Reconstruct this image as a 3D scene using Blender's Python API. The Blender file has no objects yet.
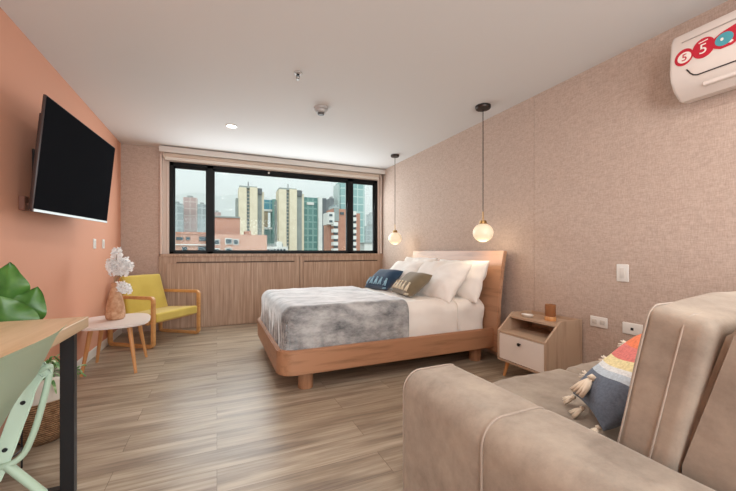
import bpy, bmesh, math, random
from math import sin, cos, pi, radians
from mathutils import Vector, Matrix, noise
random.seed(7)
SC = bpy.context.scene
COL = SC.collection

# ------------------------------------------------------------ camera, sky, lamps, exposure
F_PX, YAW, HOR, EYE = 342.2, 0.41578, 252.07, 1.0463
cam_data = bpy.data.cameras.new('camera')
cam_data.sensor_width = 36.0
cam_data.lens = F_PX / 736 * 36
cam_data.shift_y = (HOR - 245.5) / 736
cam_data.clip_start = 0.05
cam_data.clip_end = 3000
cam = bpy.data.objects.new('camera', cam_data)
cam.location = (0, 0, EYE)
cam.rotation_euler = (radians(90), 0, -YAW)
COL.objects.link(cam)
SC.camera = cam
SC.view_settings.view_transform = 'Standard'
SC.view_settings.look = 'None'
SC.view_settings.exposure = 0.0
SC.view_settings.gamma = 1.0
SC.view_settings.use_curve_mapping = False
SC.cycles.max_bounces = 8
SC.cycles.diffuse_bounces = 5
SC.cycles.volume_bounces = 3
SC.cycles.use_denoising = True
SC.cycles.sample_clamp_indirect = 6.0

world = bpy.data.worlds.new('overcast_sky')
SC.world = world
world.use_nodes = True
wn = world.node_tree.nodes; wl = world.node_tree.links
wn.clear()
wo = wn.new('ShaderNodeOutputWorld'); wb = wn.new('ShaderNodeBackground')
wtc = wn.new('ShaderNodeTexCoord'); wnz = wn.new('ShaderNodeTexNoise'); wr = wn.new('ShaderNodeValToRGB')
wnz.inputs['Scale'].default_value = 3.0; wnz.inputs['Detail'].default_value = 5
wr.color_ramp.elements[0].position = 0.35; wr.color_ramp.elements[0].color = (0.72, 0.80, 0.83, 1)
wr.color_ramp.elements[1].position = 0.65; wr.color_ramp.elements[1].color = (0.90, 0.93, 0.93, 1)
wl.new(wtc.outputs['Generated'], wnz.inputs['Vector']); wl.new(wnz.outputs['Fac'], wr.inputs['Fac'])
wl.new(wr.outputs['Color'], wb.inputs['Color']); wb.inputs['Strength'].default_value = 1.4
wl.new(wb.outputs['Background'], wo.inputs['Surface'])


def area_light(name, loc, rot, size, size_y, power, color=(1, 1, 1), shape='RECTANGLE'):
    l = bpy.data.lights.new(name, 'AREA'); l.shape = shape; l.size = size
    if shape == 'RECTANGLE':
        l.size_y = size_y
    l.energy = power; l.color = color
    o = bpy.data.objects.new(name, l); o.location = loc; o.rotation_euler = rot
    COL.objects.link(o)
    return o


# daylight coming in through the window, and an added fill light behind the camera
area_light('window_daylight', (0.97, 5.36, 1.64), (radians(-78), 0, 0), 3.0, 1.2, 58, (0.88, 0.95, 1.0))
area_light('rear_fill', (0.5, -2.3, 1.30), (radians(101), 0, 0), 3.2, 1.9, 128, (0.85, 0.94, 1.0))
sun = bpy.data.lights.new('facade_fill_sun', 'SUN'); sun.energy = 0.9; sun.angle = radians(25); sun.color = (1.0, 0.97, 0.92)  # weak soft sun added to brighten the facades facing the window
sun_o = bpy.data.objects.new('facade_fill_sun', sun); sun_o.rotation_euler = (radians(52), 0, radians(-20)); COL.objects.link(sun_o)


# ------------------------------------------------------------ helpers
def S(h):
    h = h.lstrip('#')
    c = [int(h[i:i + 2], 16) / 255 for i in (0, 2, 4)]
    return tuple([x / 12.92 if x <= 0.04045 else ((x + 0.055) / 1.055) ** 2.4 for x in c] + [1.0])


class Mat:
    def __init__(self, name, color='#808080', rough=0.6, metal=0.0, **kw):
        self.m = bpy.data.materials.new(name); self.m.use_nodes = True
        self.n = self.m.node_tree.nodes; self.l = self.m.node_tree.links
        self.b = self.n['Principled BSDF']; self.out = self.n['Material Output']
        self.b.inputs['Base Color'].default_value = S(color)
        self.b.inputs['Roughness'].default_value = rough
        self.b.inputs['Metallic'].default_value = metal
        for k, v in kw.items():
            self.b.inputs[k.replace('_', ' ')].default_value = v

    def node(self, t, **kw):
        nd = self.n.new(t)
        for k, v in kw.items():
            if k in nd.inputs:
                nd.inputs[k].default_value = v
            else:
                setattr(nd, k, v)
        return nd

    def coords(self, scale=(1, 1, 1), rot=(0, 0, 0)):
        tc = self.node('ShaderNodeTexCoord'); mp = self.node('ShaderNodeMapping')
        mp.inputs['Scale'].default_value = scale; mp.inputs['Rotation'].default_value = rot
        self.l.new(tc.outputs['Object'], mp.inputs['Vector'])
        return mp.outputs['Vector']

    def noise(self, vec, scale=5, detail=4, rough=0.55):
        nz = self.node('ShaderNodeTexNoise', Scale=scale, Detail=detail, Roughness=rough)
        self.l.new(vec, nz.inputs['Vector'])
        return nz.outputs['Fac']

    def ramp(self, fac, stops):
        r = self.node('ShaderNodeValToRGB')
        e = r.color_ramp.elements
        while len(e) < len(stops):
            e.new(0.5)
        for i, (p, c) in enumerate(stops):
            e[i].position = p; e[i].color = S(c) if isinstance(c, str) else c
        self.l.new(fac, r.inputs['Fac'])
        return r.outputs['Color']

    def mix(self, a, b, fac=0.5, mode='MULTIPLY'):
        mx = self.node('ShaderNodeMix'); mx.data_type = 'RGBA'; mx.blend_type = mode
        mx.inputs[0].default_value = fac
        self.l.new(a, mx.inputs[6]); self.l.new(b, mx.inputs[7])
        return mx.outputs[2]

    def color(self, out):
        self.l.new(out, self.b.inputs['Base Color']); return self

    def bump(self, fac, strength=0.2, dist=0.01):
        bp = self.node('ShaderNodeBump', Strength=strength, Distance=dist)
        self.l.new(fac, bp.inputs['Height']); self.l.new(bp.outputs['Normal'], self.b.inputs['Normal'])
        return self


def plain(name, color, rough=0.6, metal=0.0, **kw):
    return Mat(name, color, rough, metal, **kw).m


def wood(name, c1, c2, axis='x', rough=0.45, scale=1.0, streak=14, mid=None):
    M = Mat(name, c1, rough)
    sc = {'x': (1.2, streak, streak), 'y': (streak, 1.2, streak), 'z': (streak, streak, 1.2)}[axis]
    v = M.coords(tuple(s * scale for s in sc))
    f = M.noise(v, 1.6, 6, 0.6)
    col = M.ramp(f, [(0.3, c2), (0.5, mid or c1), (0.7, c1)])
    M.color(col); M.bump(f, 0.06, 0.002)
    return M.m


def fabric(name, c1, c2, scale=60, rough=0.95, bump=0.25, big=3.0, sheen=0.3, lo=0.35, hi=0.65):
    M = Mat(name, c1, rough)
    v = M.coords()
    big_f = M.noise(v, big, 3, 0.5)
    col = M.ramp(big_f, [(lo, c2), (hi, c1)])
    fine = M.noise(v, scale, 3, 0.6)
    M.color(col); M.bump(fine, bump, 0.002)
    M.b.inputs['Sheen Weight'].default_value = sheen
    M.b.inputs['Sheen Roughness'].default_value = 0.5
    return M.m


def tag(o, label=None, cat=None, group=None, kind=None):
    if label: o['label'] = label
    if cat: o['category'] = cat
    if group: o['group'] = group
    if kind: o['kind'] = kind
    return o


def empty(name, loc, label, cat, group=None, rot=(0, 0, 0)):
    o = bpy.data.objects.new(name, None); o.empty_display_size = 0.1
    o.location = loc; o.rotation_euler = rot
    COL.objects.link(o)
    return tag(o, label, cat, group)


def obj(name, bm, m, parent=None, loc=None, smooth=None, rot=None):
    """link a bmesh as ONE mesh object; smooth = auto smooth angle in degrees"""
    bmesh.ops.recalc_face_normals(bm, faces=bm.faces)
    me = bpy.data.meshes.new(name)
    bm.to_mesh(me); bm.free()
    for mm in (m if isinstance(m, (list, tuple)) else [m]):
        me.materials.append(mm)
    if smooth is not None:
        me.shade_smooth() if hasattr(me, 'shade_smooth') else None
        if smooth < 180:
            me.set_sharp_from_angle(angle=radians(smooth))
    o = bpy.data.objects.new(name, me); COL.objects.link(o)
    if parent: o.parent = parent
    if loc is not None: o.location = loc
    if rot is not None: o.rotation_euler = rot
    return o


def box(bm, c, s, bev=0.0, seg=2, rot=None, mi=0):
    n0 = len(bm.verts)
    r = bmesh.ops.create_cube(bm, size=1)
    vs = r['verts']
    for v in vs:
        v.co = Vector((v.co.x * s[0], v.co.y * s[1], v.co.z * s[2]))
    fs = set(f for v in vs for f in v.link_faces)
    if bev > 0:
        es = list({e for v in vs for e in v.link_edges})
        rb = bmesh.ops.bevel(bm, geom=es, offset=bev, segments=seg, affect='EDGES', profile=0.5)
        vs = list({v for f in rb['faces'] for v in f.verts} | {v for v in vs if v.is_valid})
        fs = {f for v in vs for f in v.link_faces}
    R = rot.to_matrix() if rot is not None else None
    for v in vs:
        if R: v.co = R @ v.co
        v.co += Vector(c)
    for f in fs: f.material_index = mi
    return vs


def bx(p0, p1, bev=0.0, seg=2):
    bm = bmesh.new()
    c = [(a + b) / 2 for a, b in zip(p0, p1)]; s = [abs(b - a) for a, b in zip(p0, p1)]
    box(bm, c, s, bev, seg)
    return bm


def addbx(bm, p0, p1, bev=0.0, seg=2):
    c = [(a + b) / 2 for a, b in zip(p0, p1)]; s = [abs(b - a) for a, b in zip(p0, p1)]
    return box(bm, c, s, bev, seg)


def tube(bm, pts, radii, n=12, cap=True, closed=False):
    """tube along a polyline"""
    P = [Vector(p) for p in pts]
    if not isinstance(radii, (list, tuple)): radii = [radii] * len(P)
    rings = []
    up = None
    N = len(P)
    for i, p in enumerate(P):
        if closed: t = P[(i + 1) % N] - P[i - 1]
        else: t = P[min(i + 1, N - 1)] - P[max(i - 1, 0)]
        t = t.normalized() if t.length > 1e-9 else Vector((0, 0, 1))
        if up is None:
            a = Vector((0, 0, 1)) if abs(t.z) < 0.9 else Vector((1, 0, 0))
            up = (a - t * a.dot(t)).normalized()
        else:
            up = (up - t * up.dot(t)).normalized()
        sd = t.cross(up)
        rings.append([bm.verts.new(p + (up * cos(2 * pi * k / n) + sd * sin(2 * pi * k / n)) * radii[i]) for k in range(n)])
    for i in range(N if closed else N - 1):
        A = rings[i]; B = rings[(i + 1) % N]
        for k in range(n):
            bm.faces.new((A[k], A[(k + 1) % n], B[(k + 1) % n], B[k]))
    if cap and not closed:
        bm.faces.new(rings[0][::-1]); bm.faces.new(rings[-1])


def smooth_path(pts, sub=6):
    """Catmull-Rom"""
    P = [Vector(p) for p in pts]
    out = []
    for i in range(len(P) - 1):
        p0 = P[max(i - 1, 0)]; p1 = P[i]; p2 = P[i + 1]; p3 = P[min(i + 2, len(P) - 1)]
        for k in range(sub):
            t = k / sub
            out.append(0.5 * ((2 * p1) + (-p0 + p2) * t + (2 * p0 - 5 * p1 + 4 * p2 - p3) * t * t + (-p0 + 3 * p1 - 3 * p2 + p3) * t ** 3))
    out.append(P[-1])
    return out


def lathe(bm, prof, n=32, c=(0, 0, 0)):
    """prof = [(r, z)] revolve round z"""
    rings = []
    for r, z in prof:
        if r < 1e-5:
            rings.append([bm.verts.new((c[0], c[1], c[2] + z))])
        else:
            rings.append([bm.verts.new((c[0] + r * cos(2 * pi * k / n), c[1] + r * sin(2 * pi * k / n), c[2] + z)) for k in range(n)])
    for A, B in zip(rings, rings[1:]):
        for k in range(n):
            a0 = A[k % len(A)]; a1 = A[(k + 1) % len(A)]; b0 = B[k % len(B)]; b1 = B[(k + 1) % len(B)]
            vs = []
            for v in (a0, a1, b1, b0):
                if v not in vs: vs.append(v)
            if len(vs) > 2: bm.faces.new(vs)


def prism(bm, poly, d0, d1, axis='y'):
    """extrude a polygon along axis"""
    def mk(a, b, d):
        return {'y': (a, d, b), 'x': (d, a, b), 'z': (a, b, d)}[axis]
    A = [bm.verts.new(mk(a, b, d0)) for a, b in poly]
    B = [bm.verts.new(mk(a, b, d1)) for a, b in poly]
    n = len(poly)
    bm.faces.new(A); bm.faces.new(B[::-1])
    for i in range(n):
        bm.faces.new((A[i], B[i], B[(i + 1) % n], A[(i + 1) % n]))


def rounded_rect(x0, x1, y0, y1, r, n=8):
    if not isinstance(r, (list, tuple)): r = [r] * 4
    pts = []
    for (cx, cy, a0, rr) in ((x1 - r[0], y1 - r[0], 0, r[0]), (x0 + r[1], y1 - r[1], 90, r[1]), (x0 + r[2], y0 + r[2], 180, r[2]), (x1 - r[3], y0 + r[3], 270, r[3])):
        for k in range(n + 1):
            a = radians(a0 + 90 * k / n)
            pts.append((cx + rr * cos(a), cy + rr * sin(a)))
    return pts


def text_mesh(txt, size, extrude=0.001):
    cu = bpy.data.curves.new('lettering', 'FONT'); cu.body = txt; cu.size = size
    cu.extrude = extrude; cu.align_x = 'CENTER'; cu.align_y = 'CENTER'
    o = bpy.data.objects.new('lettering', cu); COL.objects.link(o)
    dg = bpy.context.evaluated_depsgraph_get()
    me = bpy.data.meshes.new_from_object(o.evaluated_get(dg))
    bm = bmesh.new(); bm.from_mesh(me)
    bpy.data.objects.remove(o); bpy.data.meshes.remove(me); bpy.data.curves.remove(cu)
    return bm


# ------------------------------------------------------------ materials
def wallpaper(name):
    M = Mat(name, '#C6B3A3', 0.9)
    v1 = M.coords((34, 34, 240)); v2 = M.coords((240, 240, 34)); v3 = M.coords((24, 24, 40))
    a = M.noise(v1, 1, 2); b = M.noise(v2, 1, 2); c = M.noise(v3, 1, 3)
    ab = M.mix(a, b, 0.5, 'MIX'); abc = M.mix(ab, c, 0.22, 'MIX')
    M.color(M.ramp(abc, [(0.36, '#AD988A'), (0.5, '#BDA799'), (0.64, '#CBB7A9')]))
    M.bump(abc, 0.15, 0.003)
    return M.m


M_WALLPAPER = wallpaper('woven_wallpaper')


def paint(name, c, rough=0.8):
    M = Mat(name, c, rough); v = M.coords(); M.bump(M.noise(v, 90, 2), 0.04, 0.002); return M.m


M_ORANGE = paint('orange_wall_paint', '#D89C80')
M_CEIL = paint('ceiling_paint', '#DCDAD8')
M_WHITE = plain('white_plastic', '#E6E2DC', 0.35)
M_WHITEP = paint('white_paint', '#E4DED6', 0.6)
M_TRIM = paint('window_trim_paint', '#D9C6B9', 0.6)
M_BLACK = plain('black_metal', '#16171A', 0.42)
M_BLACKF = plain('black_window_frame', '#121212', 0.5, Specular_IOR_Level=0.2)
M_OAK = wood('oak', '#AE7F5F', '#90684B', 'x', 0.42)
M_OAKZ = wood('oak_vertical', '#AE7F5F', '#90684B', 'z', 0.42)
M_OAKY = wood('oak_cross', '#B98C6C', '#9E7456', 'y', 0.42)
M_BEECH = wood('beech_legs', '#D49A63', '#C08550', 'z', 0.4)
M_BEECHX = wood('beech_frame', '#D09B62', '#BC8650', 'x', 0.4)
M_NSTAND = wood('light_oak_board', '#BCA088', '#A58870', 'y', 0.5)
M_NSTANDX = wood('light_oak_panel', '#BCA088', '#A58870', 'z', 0.5)


def floor_mat():
    M = Mat('vinyl_plank_floor', '#9c8b7a', 0.36)
    v = M.coords()
    br = M.node('ShaderNodeTexBrick')
    br.offset = 0.37; br.offset_frequency = 2
    for k, val in (('Scale', 1.0), ('Mortar Size', 0.0012), ('Mortar Smooth', 0.1), ('Bias', 0.0), ('Brick Width', 1.22), ('Row Height', 0.18)):
        br.inputs[k].default_value = val
    br.inputs['Color1'].default_value = (0, 0, 0, 1); br.inputs['Color2'].default_value = (1, 1, 1, 1)
    br.inputs['Mortar'].default_value = (0.3, 0.3, 0.3, 1)
    M.l.new(v, br.inputs['Vector'])
    # per plank shift of the grain
    sep = M.node('ShaderNodeVectorMath', operation='MULTIPLY_ADD')
    M.l.new(br.outputs['Color'], sep.inputs[0]); sep.inputs[1].default_value = (7.3, 3.1, 5.0)
    M.l.new(v, sep.inputs[2])
    mp = M.node('ShaderNodeMapping'); mp.inputs['Scale'].default_value = (1.0, 9.0, 1.0)
    M.l.new(sep.outputs[0], mp.inputs['Vector'])
    g = M.noise(mp.outputs['Vector'], 1.3, 6, 0.62)
    mp2 = M.node('ShaderNodeMapping'); mp2.inputs['Scale'].default_value = (2.2, 60.0, 1.0)
    M.l.new(sep.outputs[0], mp2.inputs['Vector'])
    g2 = M.noise(mp2.outputs['Vector'], 1.0, 3, 0.6)
    base = M.ramp(g, [(0.32, '#8C7D6E'), (0.46, '#AC9D8A'), (0.56, '#BFB19D'), (0.7, '#CCBFAC')])
    fine = M.ramp(g2, [(0.3, '#D8D2CC'), (0.65, '#FFFFFF')])
    plank = M.ramp(br.outputs['Color'], [(0.0, '#EDEAE6'), (1.0, '#FFFFFF')])
    line = M.ramp(br.outputs['Fac'], [(0.0, '#FFFFFF'), (1.0, '#B0A498')])
    M.color(M.mix(M.mix(M.mix(base, fine, 1.0), plank, 1.0), line, 1.0))
    M.bump(g2, 0.05, 0.002)
    return M.m


M_FLOOR = floor_mat()


def panel_mat():
    M = Mat('window_wall_panelling', '#B48E74', 0.5)
    v = M.coords((30, 30, 1.0)); f = M.noise(v, 1.5, 5, 0.65)
    v2 = M.coords((110, 110, 2.0)); f2 = M.noise(v2, 1.0, 3, 0.6)
    c = M.ramp(f, [(0.3, '#A28570'), (0.5, '#B79A83'), (0.7, '#C8AE98')])
    c2 = M.ramp(f2, [(0.3, '#D9CEC6'), (0.6, '#FFFFFF')])
    M.color(M.mix(c, c2, 1.0)); M.bump(f, 0.08, 0.002)
    return M.m


M_PANEL = panel_mat()
M_GLASS = Mat('window_glass', '#FFFFFF', 0.0)
_g = M_GLASS.node('ShaderNodeBsdfTransparent'); _gl = M_GLASS.node('ShaderNodeBsdfGlossy', Roughness=0.02)
_mx = M_GLASS.node('ShaderNodeMixShader'); _mx.inputs[0].default_value = 0.006
_g.inputs['Color'].default_value = (0.95, 0.98, 0.97, 1)
M_GLASS.l.new(_g.outputs[0], _mx.inputs[1]); M_GLASS.l.new(_gl.outputs[0], _mx.inputs[2]); M_GLASS.l.new(_mx.outputs[0], M_GLASS.out.inputs['Surface'])
M_GLASS = M_GLASS.m


def emit(name, color, strength):
    M = Mat(name, color, 0.5)
    M.b.inputs['Emission Color'].default_value = S(color); M.b.inputs['Emission Strength'].default_value = strength
    return M.m


# ------------------------------------------------------------ the room
LX, RX, BY, CZ, FY = -1.132, 2.603, 5.312, 2.446, -2.6
T = 0.12


def struct(name, bm, m, smooth=None):
    o = obj(name, bm, m, smooth=smooth); o['kind'] = 'structure'; return o


struct('floor', bx((LX - T, FY - T, -0.1), (RX + T, BY + T, 0)), M_FLOOR)
struct('ceiling', bx((LX - T, FY - T, CZ), (RX + T, BY + T, CZ + 0.1)), M_CEIL)
struct('wall_left', bx((LX - T, FY - T, 0), (LX, BY + T, CZ)), M_ORANGE)
# right wall: wallpaper in lengths, with fine seams between them
bm = bmesh.new()
seams = [FY - T, -1.6, 0.32, 2.207, 4.092, BY + T]
for a, b in zip(seams, seams[1:]):
    addbx(bm, (RX, a + 0.0015, 0), (RX + T, b - 0.0015, CZ))
addbx(bm, (RX + 0.004, FY - T, 0), (RX + T, BY + T, CZ))
struct('wall_right', bm, M_WALLPAPER)
struct('wall_behind', bx((LX, FY - T, 0), (RX, FY, CZ)), M_WHITEP)
# window wall: a papered pier on the left, the panelled window bay to its right
WX0, WX1, WZ0, WZ1 = -0.588, 2.524, 1.022, 2.27
bm = bmesh.new()
addbx(bm, (LX, BY, 0), (-0.69, BY + T, CZ))
struct('wall_back', bm, M_WALLPAPER)
bm = bmesh.new()
addbx(bm, (-0.69, BY, WZ1), (RX, BY + T, CZ))
addbx(bm, (-0.69, BY, 0), (RX, BY + T, WZ0))
addbx(bm, (-0.69, BY, WZ0), (WX0, BY + T, WZ1))
addbx(bm, (WX1, BY, WZ0), (RX, BY + T, WZ1))
struct('wall_window', bm, M_TRIM)
bm = bmesh.new()
for a, b in ((-0.69, 1.165), (1.172, RX)):
    addbx(bm, (a, BY - 0.03, 0.0), (b, BY, WZ0))
    # raised bottom field under the shadow line
    addbx(bm, (a + 0.06, BY - 0.042, 0.01), (b - 0.06, BY - 0.03, 0.895), 0.002, 1)
addbx(bm, (-0.705, BY - 0.045, 0), (-0.685, BY, WZ0))
addbx(bm, (-0.7, BY - 0.045, 0.985), (RX, BY, WZ0), 0.002, 1)
struct('trim_1', bm, M_PANEL)
bm = bmesh.new()
for a, b in ((-0.5, 1.09), (1.25, 2.5)):
    addbx(bm, (a, BY - 0.046, 0.898), (b, BY - 0.03, 0.912))
struct('trim_2', bm, plain('dark_groove', '#4A3628', 0.6))
# side jambs of the bay
bm = bmesh.new()
addbx(bm, (-0.69, BY - 0.05, WZ0), (-0.665, BY, CZ - 0.1), 0.003, 1)
addbx(bm, (-0.62, BY - 0.02, WZ0), (-0.60, BY, WZ1), 0.003, 1)
addbx(bm, (2.56, BY - 0.05, WZ0), (2.585, BY, CZ - 0.1), 0.003, 1)
struct('trim_3', bm, M_TRIM)
# pelmet box over the window
bm = bmesh.new()
addbx(bm, (-0.69, 5.165, CZ - 0.085), (RX, 5.185, CZ - 0.012))
addbx(bm, (-0.69, 5.185, CZ - 0.04), (RX, BY, CZ - 0.012))
struct('trim_4', bm, paint('pelmet_paint', '#D9D2CA', 0.6))
struct('baseboard_left', bx((LX, FY, 0), (LX + 0.014, BY, 0.085), 0.004, 1), M_WHITEP)
struct('baseboard_right', bx((RX - 0.012, FY, 0), (RX, BY - 0.05, 0.07), 0.004, 1), paint('beige_baseboard', '#C9B5A4', 0.6))

# window frame, sashes, glass
win = bpy.data.objects.new('window_1', None); COL.objects.link(win); win.location = (0.976, BY, WZ0); win['kind'] = 'structure'


def W(p):
    return (p[0] - 0.976, p[1] - BY, p[2] - WZ0)


bm = bmesh.new()
fy0, fy1 = BY - 0.005, BY + 0.055
addbx(bm, W((WX0, fy0, WZ0)), W((WX1, fy1, WZ0 + 0.035)), 0.003, 1)
addbx(bm, W((WX0, fy0, WZ1 - 0.05)), W((WX1, fy1, WZ1)), 0.003, 1)
addbx(bm, W((WX0, fy0, WZ0)), W((WX0 + 0.052, fy1, WZ1)), 0.003, 1)
addbx(bm, W((WX1 - 0.06, fy0, WZ0)), W((WX1, fy1, WZ1)), 0.003, 1)
addbx(bm, W((-0.127, fy0, WZ0)), W((-0.044, fy1, WZ1)), 0.003, 1)
addbx(bm, W((1.975, fy0, WZ0)), W((2.068, fy1, WZ1)), 0.003, 1)
obj('window_frame', bm, M_BLACKF, win)
for (a, b) in ((WX0 + 0.052, -0.127), (-0.044, 1.975), (2.068, WX1 - 0.06)):
    bm = bmesh.new()
    z0, z1 = WZ0 + 0.035, WZ1 - 0.05
    k = 0.016
    addbx(bm, W((a, fy0 + .02, z0)), W((b, fy1 - .01, z0 + k))); addbx(bm, W((a, fy0 + .02, z1 - k - .012)), W((b, fy1 - .01, z1)))
    addbx(bm, W((a, fy0 + .02, z0)), W((a + k, fy1 - .01, z1))); addbx(bm, W((b - k, fy0 + .02, z0)), W((b, fy1 - .01, z1)))
    s = obj('sash', bm, M_BLACKF, win)
    obj('pane', bx(W((a + k, BY + 0.028, z0 + k)), W((b - k, BY + 0.032, z1 - k))), M_GLASS, s)
bm = bmesh.new()
addbx(bm, W((0.70, fy0 - .012, WZ1 - 0.05)), W((0.725, fy0 + .01, WZ1 - 0.02)), 0.003, 1)
obj('latch', bm, M_WHITE, win)

# roller blind under the pelmet
bl = empty('roller_blind', (0.95, 5.25, 2.30), 'off-white roller blind rolled up under the ceiling box above the window', 'blind')
bm = bmesh.new()
tube(bm, [(-1.58, 0, 0.045), (1.56, 0, 0.045)], 0.03, 20)
obj('fabric_roll', bm, fabric('blind_fabric', '#D9C8B8', '#D2BFAE', 120, sheen=0), bl, smooth=40)
bm = bmesh.new(); addbx(bm, (-1.585, -0.012, -0.028), (1.565, 0.012, 0.018), 0.005, 2)
obj('bottom_bar', bm, plain('blind_bar', '#E2D8CC', 0.5), bl)
for sx in (-1.6, 1.57):
    bm = bmesh.new(); addbx(bm, (sx, -0.03, 0.0), (sx + 0.018, 0.06, 0.095), 0.004, 1)
    obj('bracket', bm, plain('blind_bracket', '#D8C6B6', 0.5), bl)

# ------------------------------------------------------------ wall fittings


def plate(name, loc, wall, w, h, label, cat, group=None, slots='switch', mat=M_WHITE):
    """small wall plate; wall 'R' faces -x, 'L' faces +x; local frame: y along wall, z up, +x out"""
    s = -1 if wall == 'R' else 1
    r = empty(name, loc, label, cat, group, rot=(0, 0, pi if wall == 'R' else 0))
    obj('cover_plate', bx((0, -w / 2, -h / 2), (0.008, w / 2, h / 2), 0.004, 3), mat, r, smooth=40)
    if slots == 'switch':
        obj('rocker', bx((0.007, -w * .2, -h * .3), (0.013, w * .2, h * .3), 0.003, 2), plain('rocker_plastic', '#DAD5CE', 0.3), r, smooth=40)
    elif slots == 'outlet':
        for k in (-1, 1):
            bm = bmesh.new(); addbx(bm, (0.007, k * w * .23 - w * .14, -h * .22), (0.011, k * w * .23 + w * .14, h * .22), 0.003, 2)
            obj('socket', bm, plain('socket_plastic', '#CFC8BF', 0.35), r, smooth=40)
    elif slots == 'jack':
        bm = bmesh.new(); addbx(bm, (0.007, -0.009, -0.009), (0.012, 0.009, 0.009), 0.002, 1)
        obj('jack', bm, M_BLACK, r)
    return r


plate('light_switch', (RX, 1.472, 0.90), 'R', 0.078, 0.122, 'white upright light switch alone on the beige wall right of the bedside cabinet', 'light switch')
plate('wall_outlet', (RX, 1.636, 0.526), 'R', 0.125, 0.078, 'white wide power outlet on beige wall just right of the bedside cabinet', 'outlet', slots='outlet')
plate('wall_jack', (RX, 1.41, 0.52), 'R', 0.125, 0.08, 'white wide wall plate with small black jack hole, nearer the sofa cushion', 'wall plate', slots='jack')
plate('blank_cover', (RX, 1.385, 0.385), 'R', 0.075, 0.10, 'beige plate low on wall below the plate with black jack hole', 'wall plate', slots=None, mat=plain('beige_plastic', '#C4B2A4', 0.5))
plate('wall_outlet', (LX, 4.27, 1.13), 'L', 0.075, 0.10, 'small white wall plate on orange wall, the one nearer the television', 'outlet', slots='switch')
plate('wall_outlet', (LX, 4.56, 1.135), 'L', 0.075, 0.10, 'small white wall plate on orange wall, the one nearer the room corner', 'outlet', slots='switch')

# ceiling: downlights
M_LAMP = emit('downlight_glow', '#FFF6E8', 9.0)


def downlight(x, y, label, power):
    r = empty('ceiling_downlight', (x, y, CZ), label, 'ceiling light')
    bm = bmesh.new(); lathe(bm, [(0.045, 0.0), (0.047, -0.006), (0.062, -0.006), (0.065, 0.0)], 32)
    obj('trim_ring', bm, M_WHITE, r, smooth=50)
    bm = bmesh.new(); lathe(bm, [(0.0, -0.002), (0.047, -0.002), (0.047, 0.0)], 32)
    obj('diffuser', bm, M_LAMP, r)
    area_light('downlight_lamp', (x, y, CZ - 0.012), (0, 0, 0), 0.09, 0.09, power, (1.0, 0.96, 0.91), 'DISK')


downlight(0.148, 4.088, 'small round recessed downlight glowing in the ceiling near the window', 5)
downlight(0.148, 1.15, 'added unseen round downlight in the ceiling over the desk end', 14)  # from here on, downlights added out of view to light the room
downlight(1.6, 0.2, 'added unseen round downlight in the ceiling above the sofa', 14)
downlight(0.4, -1.4, 'added unseen round downlight in the ceiling behind the sofa', 14)

# smoke detector and sprinkler
r = empty('smoke_detector', (0.925, 3.226, CZ), 'grey round smoke detector with stepped body on the white ceiling', 'smoke detector')
M_GREYP = plain('grey_plastic', '#B3AFAC', 0.5)
bm = bmesh.new(); lathe(bm, [(0.0, 0), (0.07, 0), (0.07, -0.016), (0.062, -0.022), (0, -0.022)], 36); obj('base', bm, M_GREYP, r, smooth=40)
bm = bmesh.new(); lathe(bm, [(0.0, -0.02), (0.056, -0.022), (0.05, -0.045), (0.036, -0.05), (0, -0.05)], 36); obj('body', bm, M_GREYP, r, smooth=40)
bm = bmesh.new(); lathe(bm, [(0.0, -0.048), (0.034, -0.05), (0.032, -0.062), (0.026, -0.068), (0, -0.068)], 36); obj('sensor_cap', bm, plain('dark_grey_plastic', '#5E5B58', 0.5), r, smooth=40)
r = empty('fire_sprinkler', (0.58, 2.668, CZ), 'small metal sprinkler head hanging from the white ceiling', 'sprinkler')
M_CHROME = plain('chrome', '#8E8A86', 0.3, 0.9)
bm = bmesh.new(); lathe(bm, [(0, 0), (0.034, 0), (0.032, -0.005), (0.012, -0.009), (0, -0.009)], 28); obj('escutcheon', bm, plain('sprinkler_plate', '#B9B4AE', 0.4), r, smooth=40)
bm = bmesh.new(); lathe(bm, [(0, -0.008), (0.011, -0.008), (0.011, -0.024), (0, -0.024)], 16); obj('stem', bm, M_BLACK, r, smooth=40)
bm = bmesh.new()
tube(bm, smooth_path([(0.009, 0, -0.022), (0.013, 0, -0.034), (0.003, 0, -0.048)]), 0.002, 8)
tube(bm, smooth_path([(-0.009, 0, -0.022), (-0.013, 0, -0.034), (-0.003, 0, -0.048)]), 0.002, 8)
obj('yoke', bm, M_CHROME, r, smooth=60)
bm = bmesh.new(); lathe(bm, [(0, -0.047), (0.014, -0.048), (0.014, -0.051), (0, -0.052)], 20); obj('deflector', bm, M_CHROME, r, smooth=40)

# pendant lamps
M_GLOBE = Mat('opal_globe', '#F4E6CC', 0.35)
M_GLOBE.b.inputs['Emission Color'].default_value = (1.0, 0.80, 0.52, 1); M_GLOBE.b.inputs['Emission Strength'].default_value = 0.3
M_GLOBE = M_GLOBE.m
M_DARKBR = plain('dark_bronze', '#3A302B', 0.4, 0.6)
M_BRASS = plain('brass', '#A98656', 0.35, 0.9)


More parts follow.
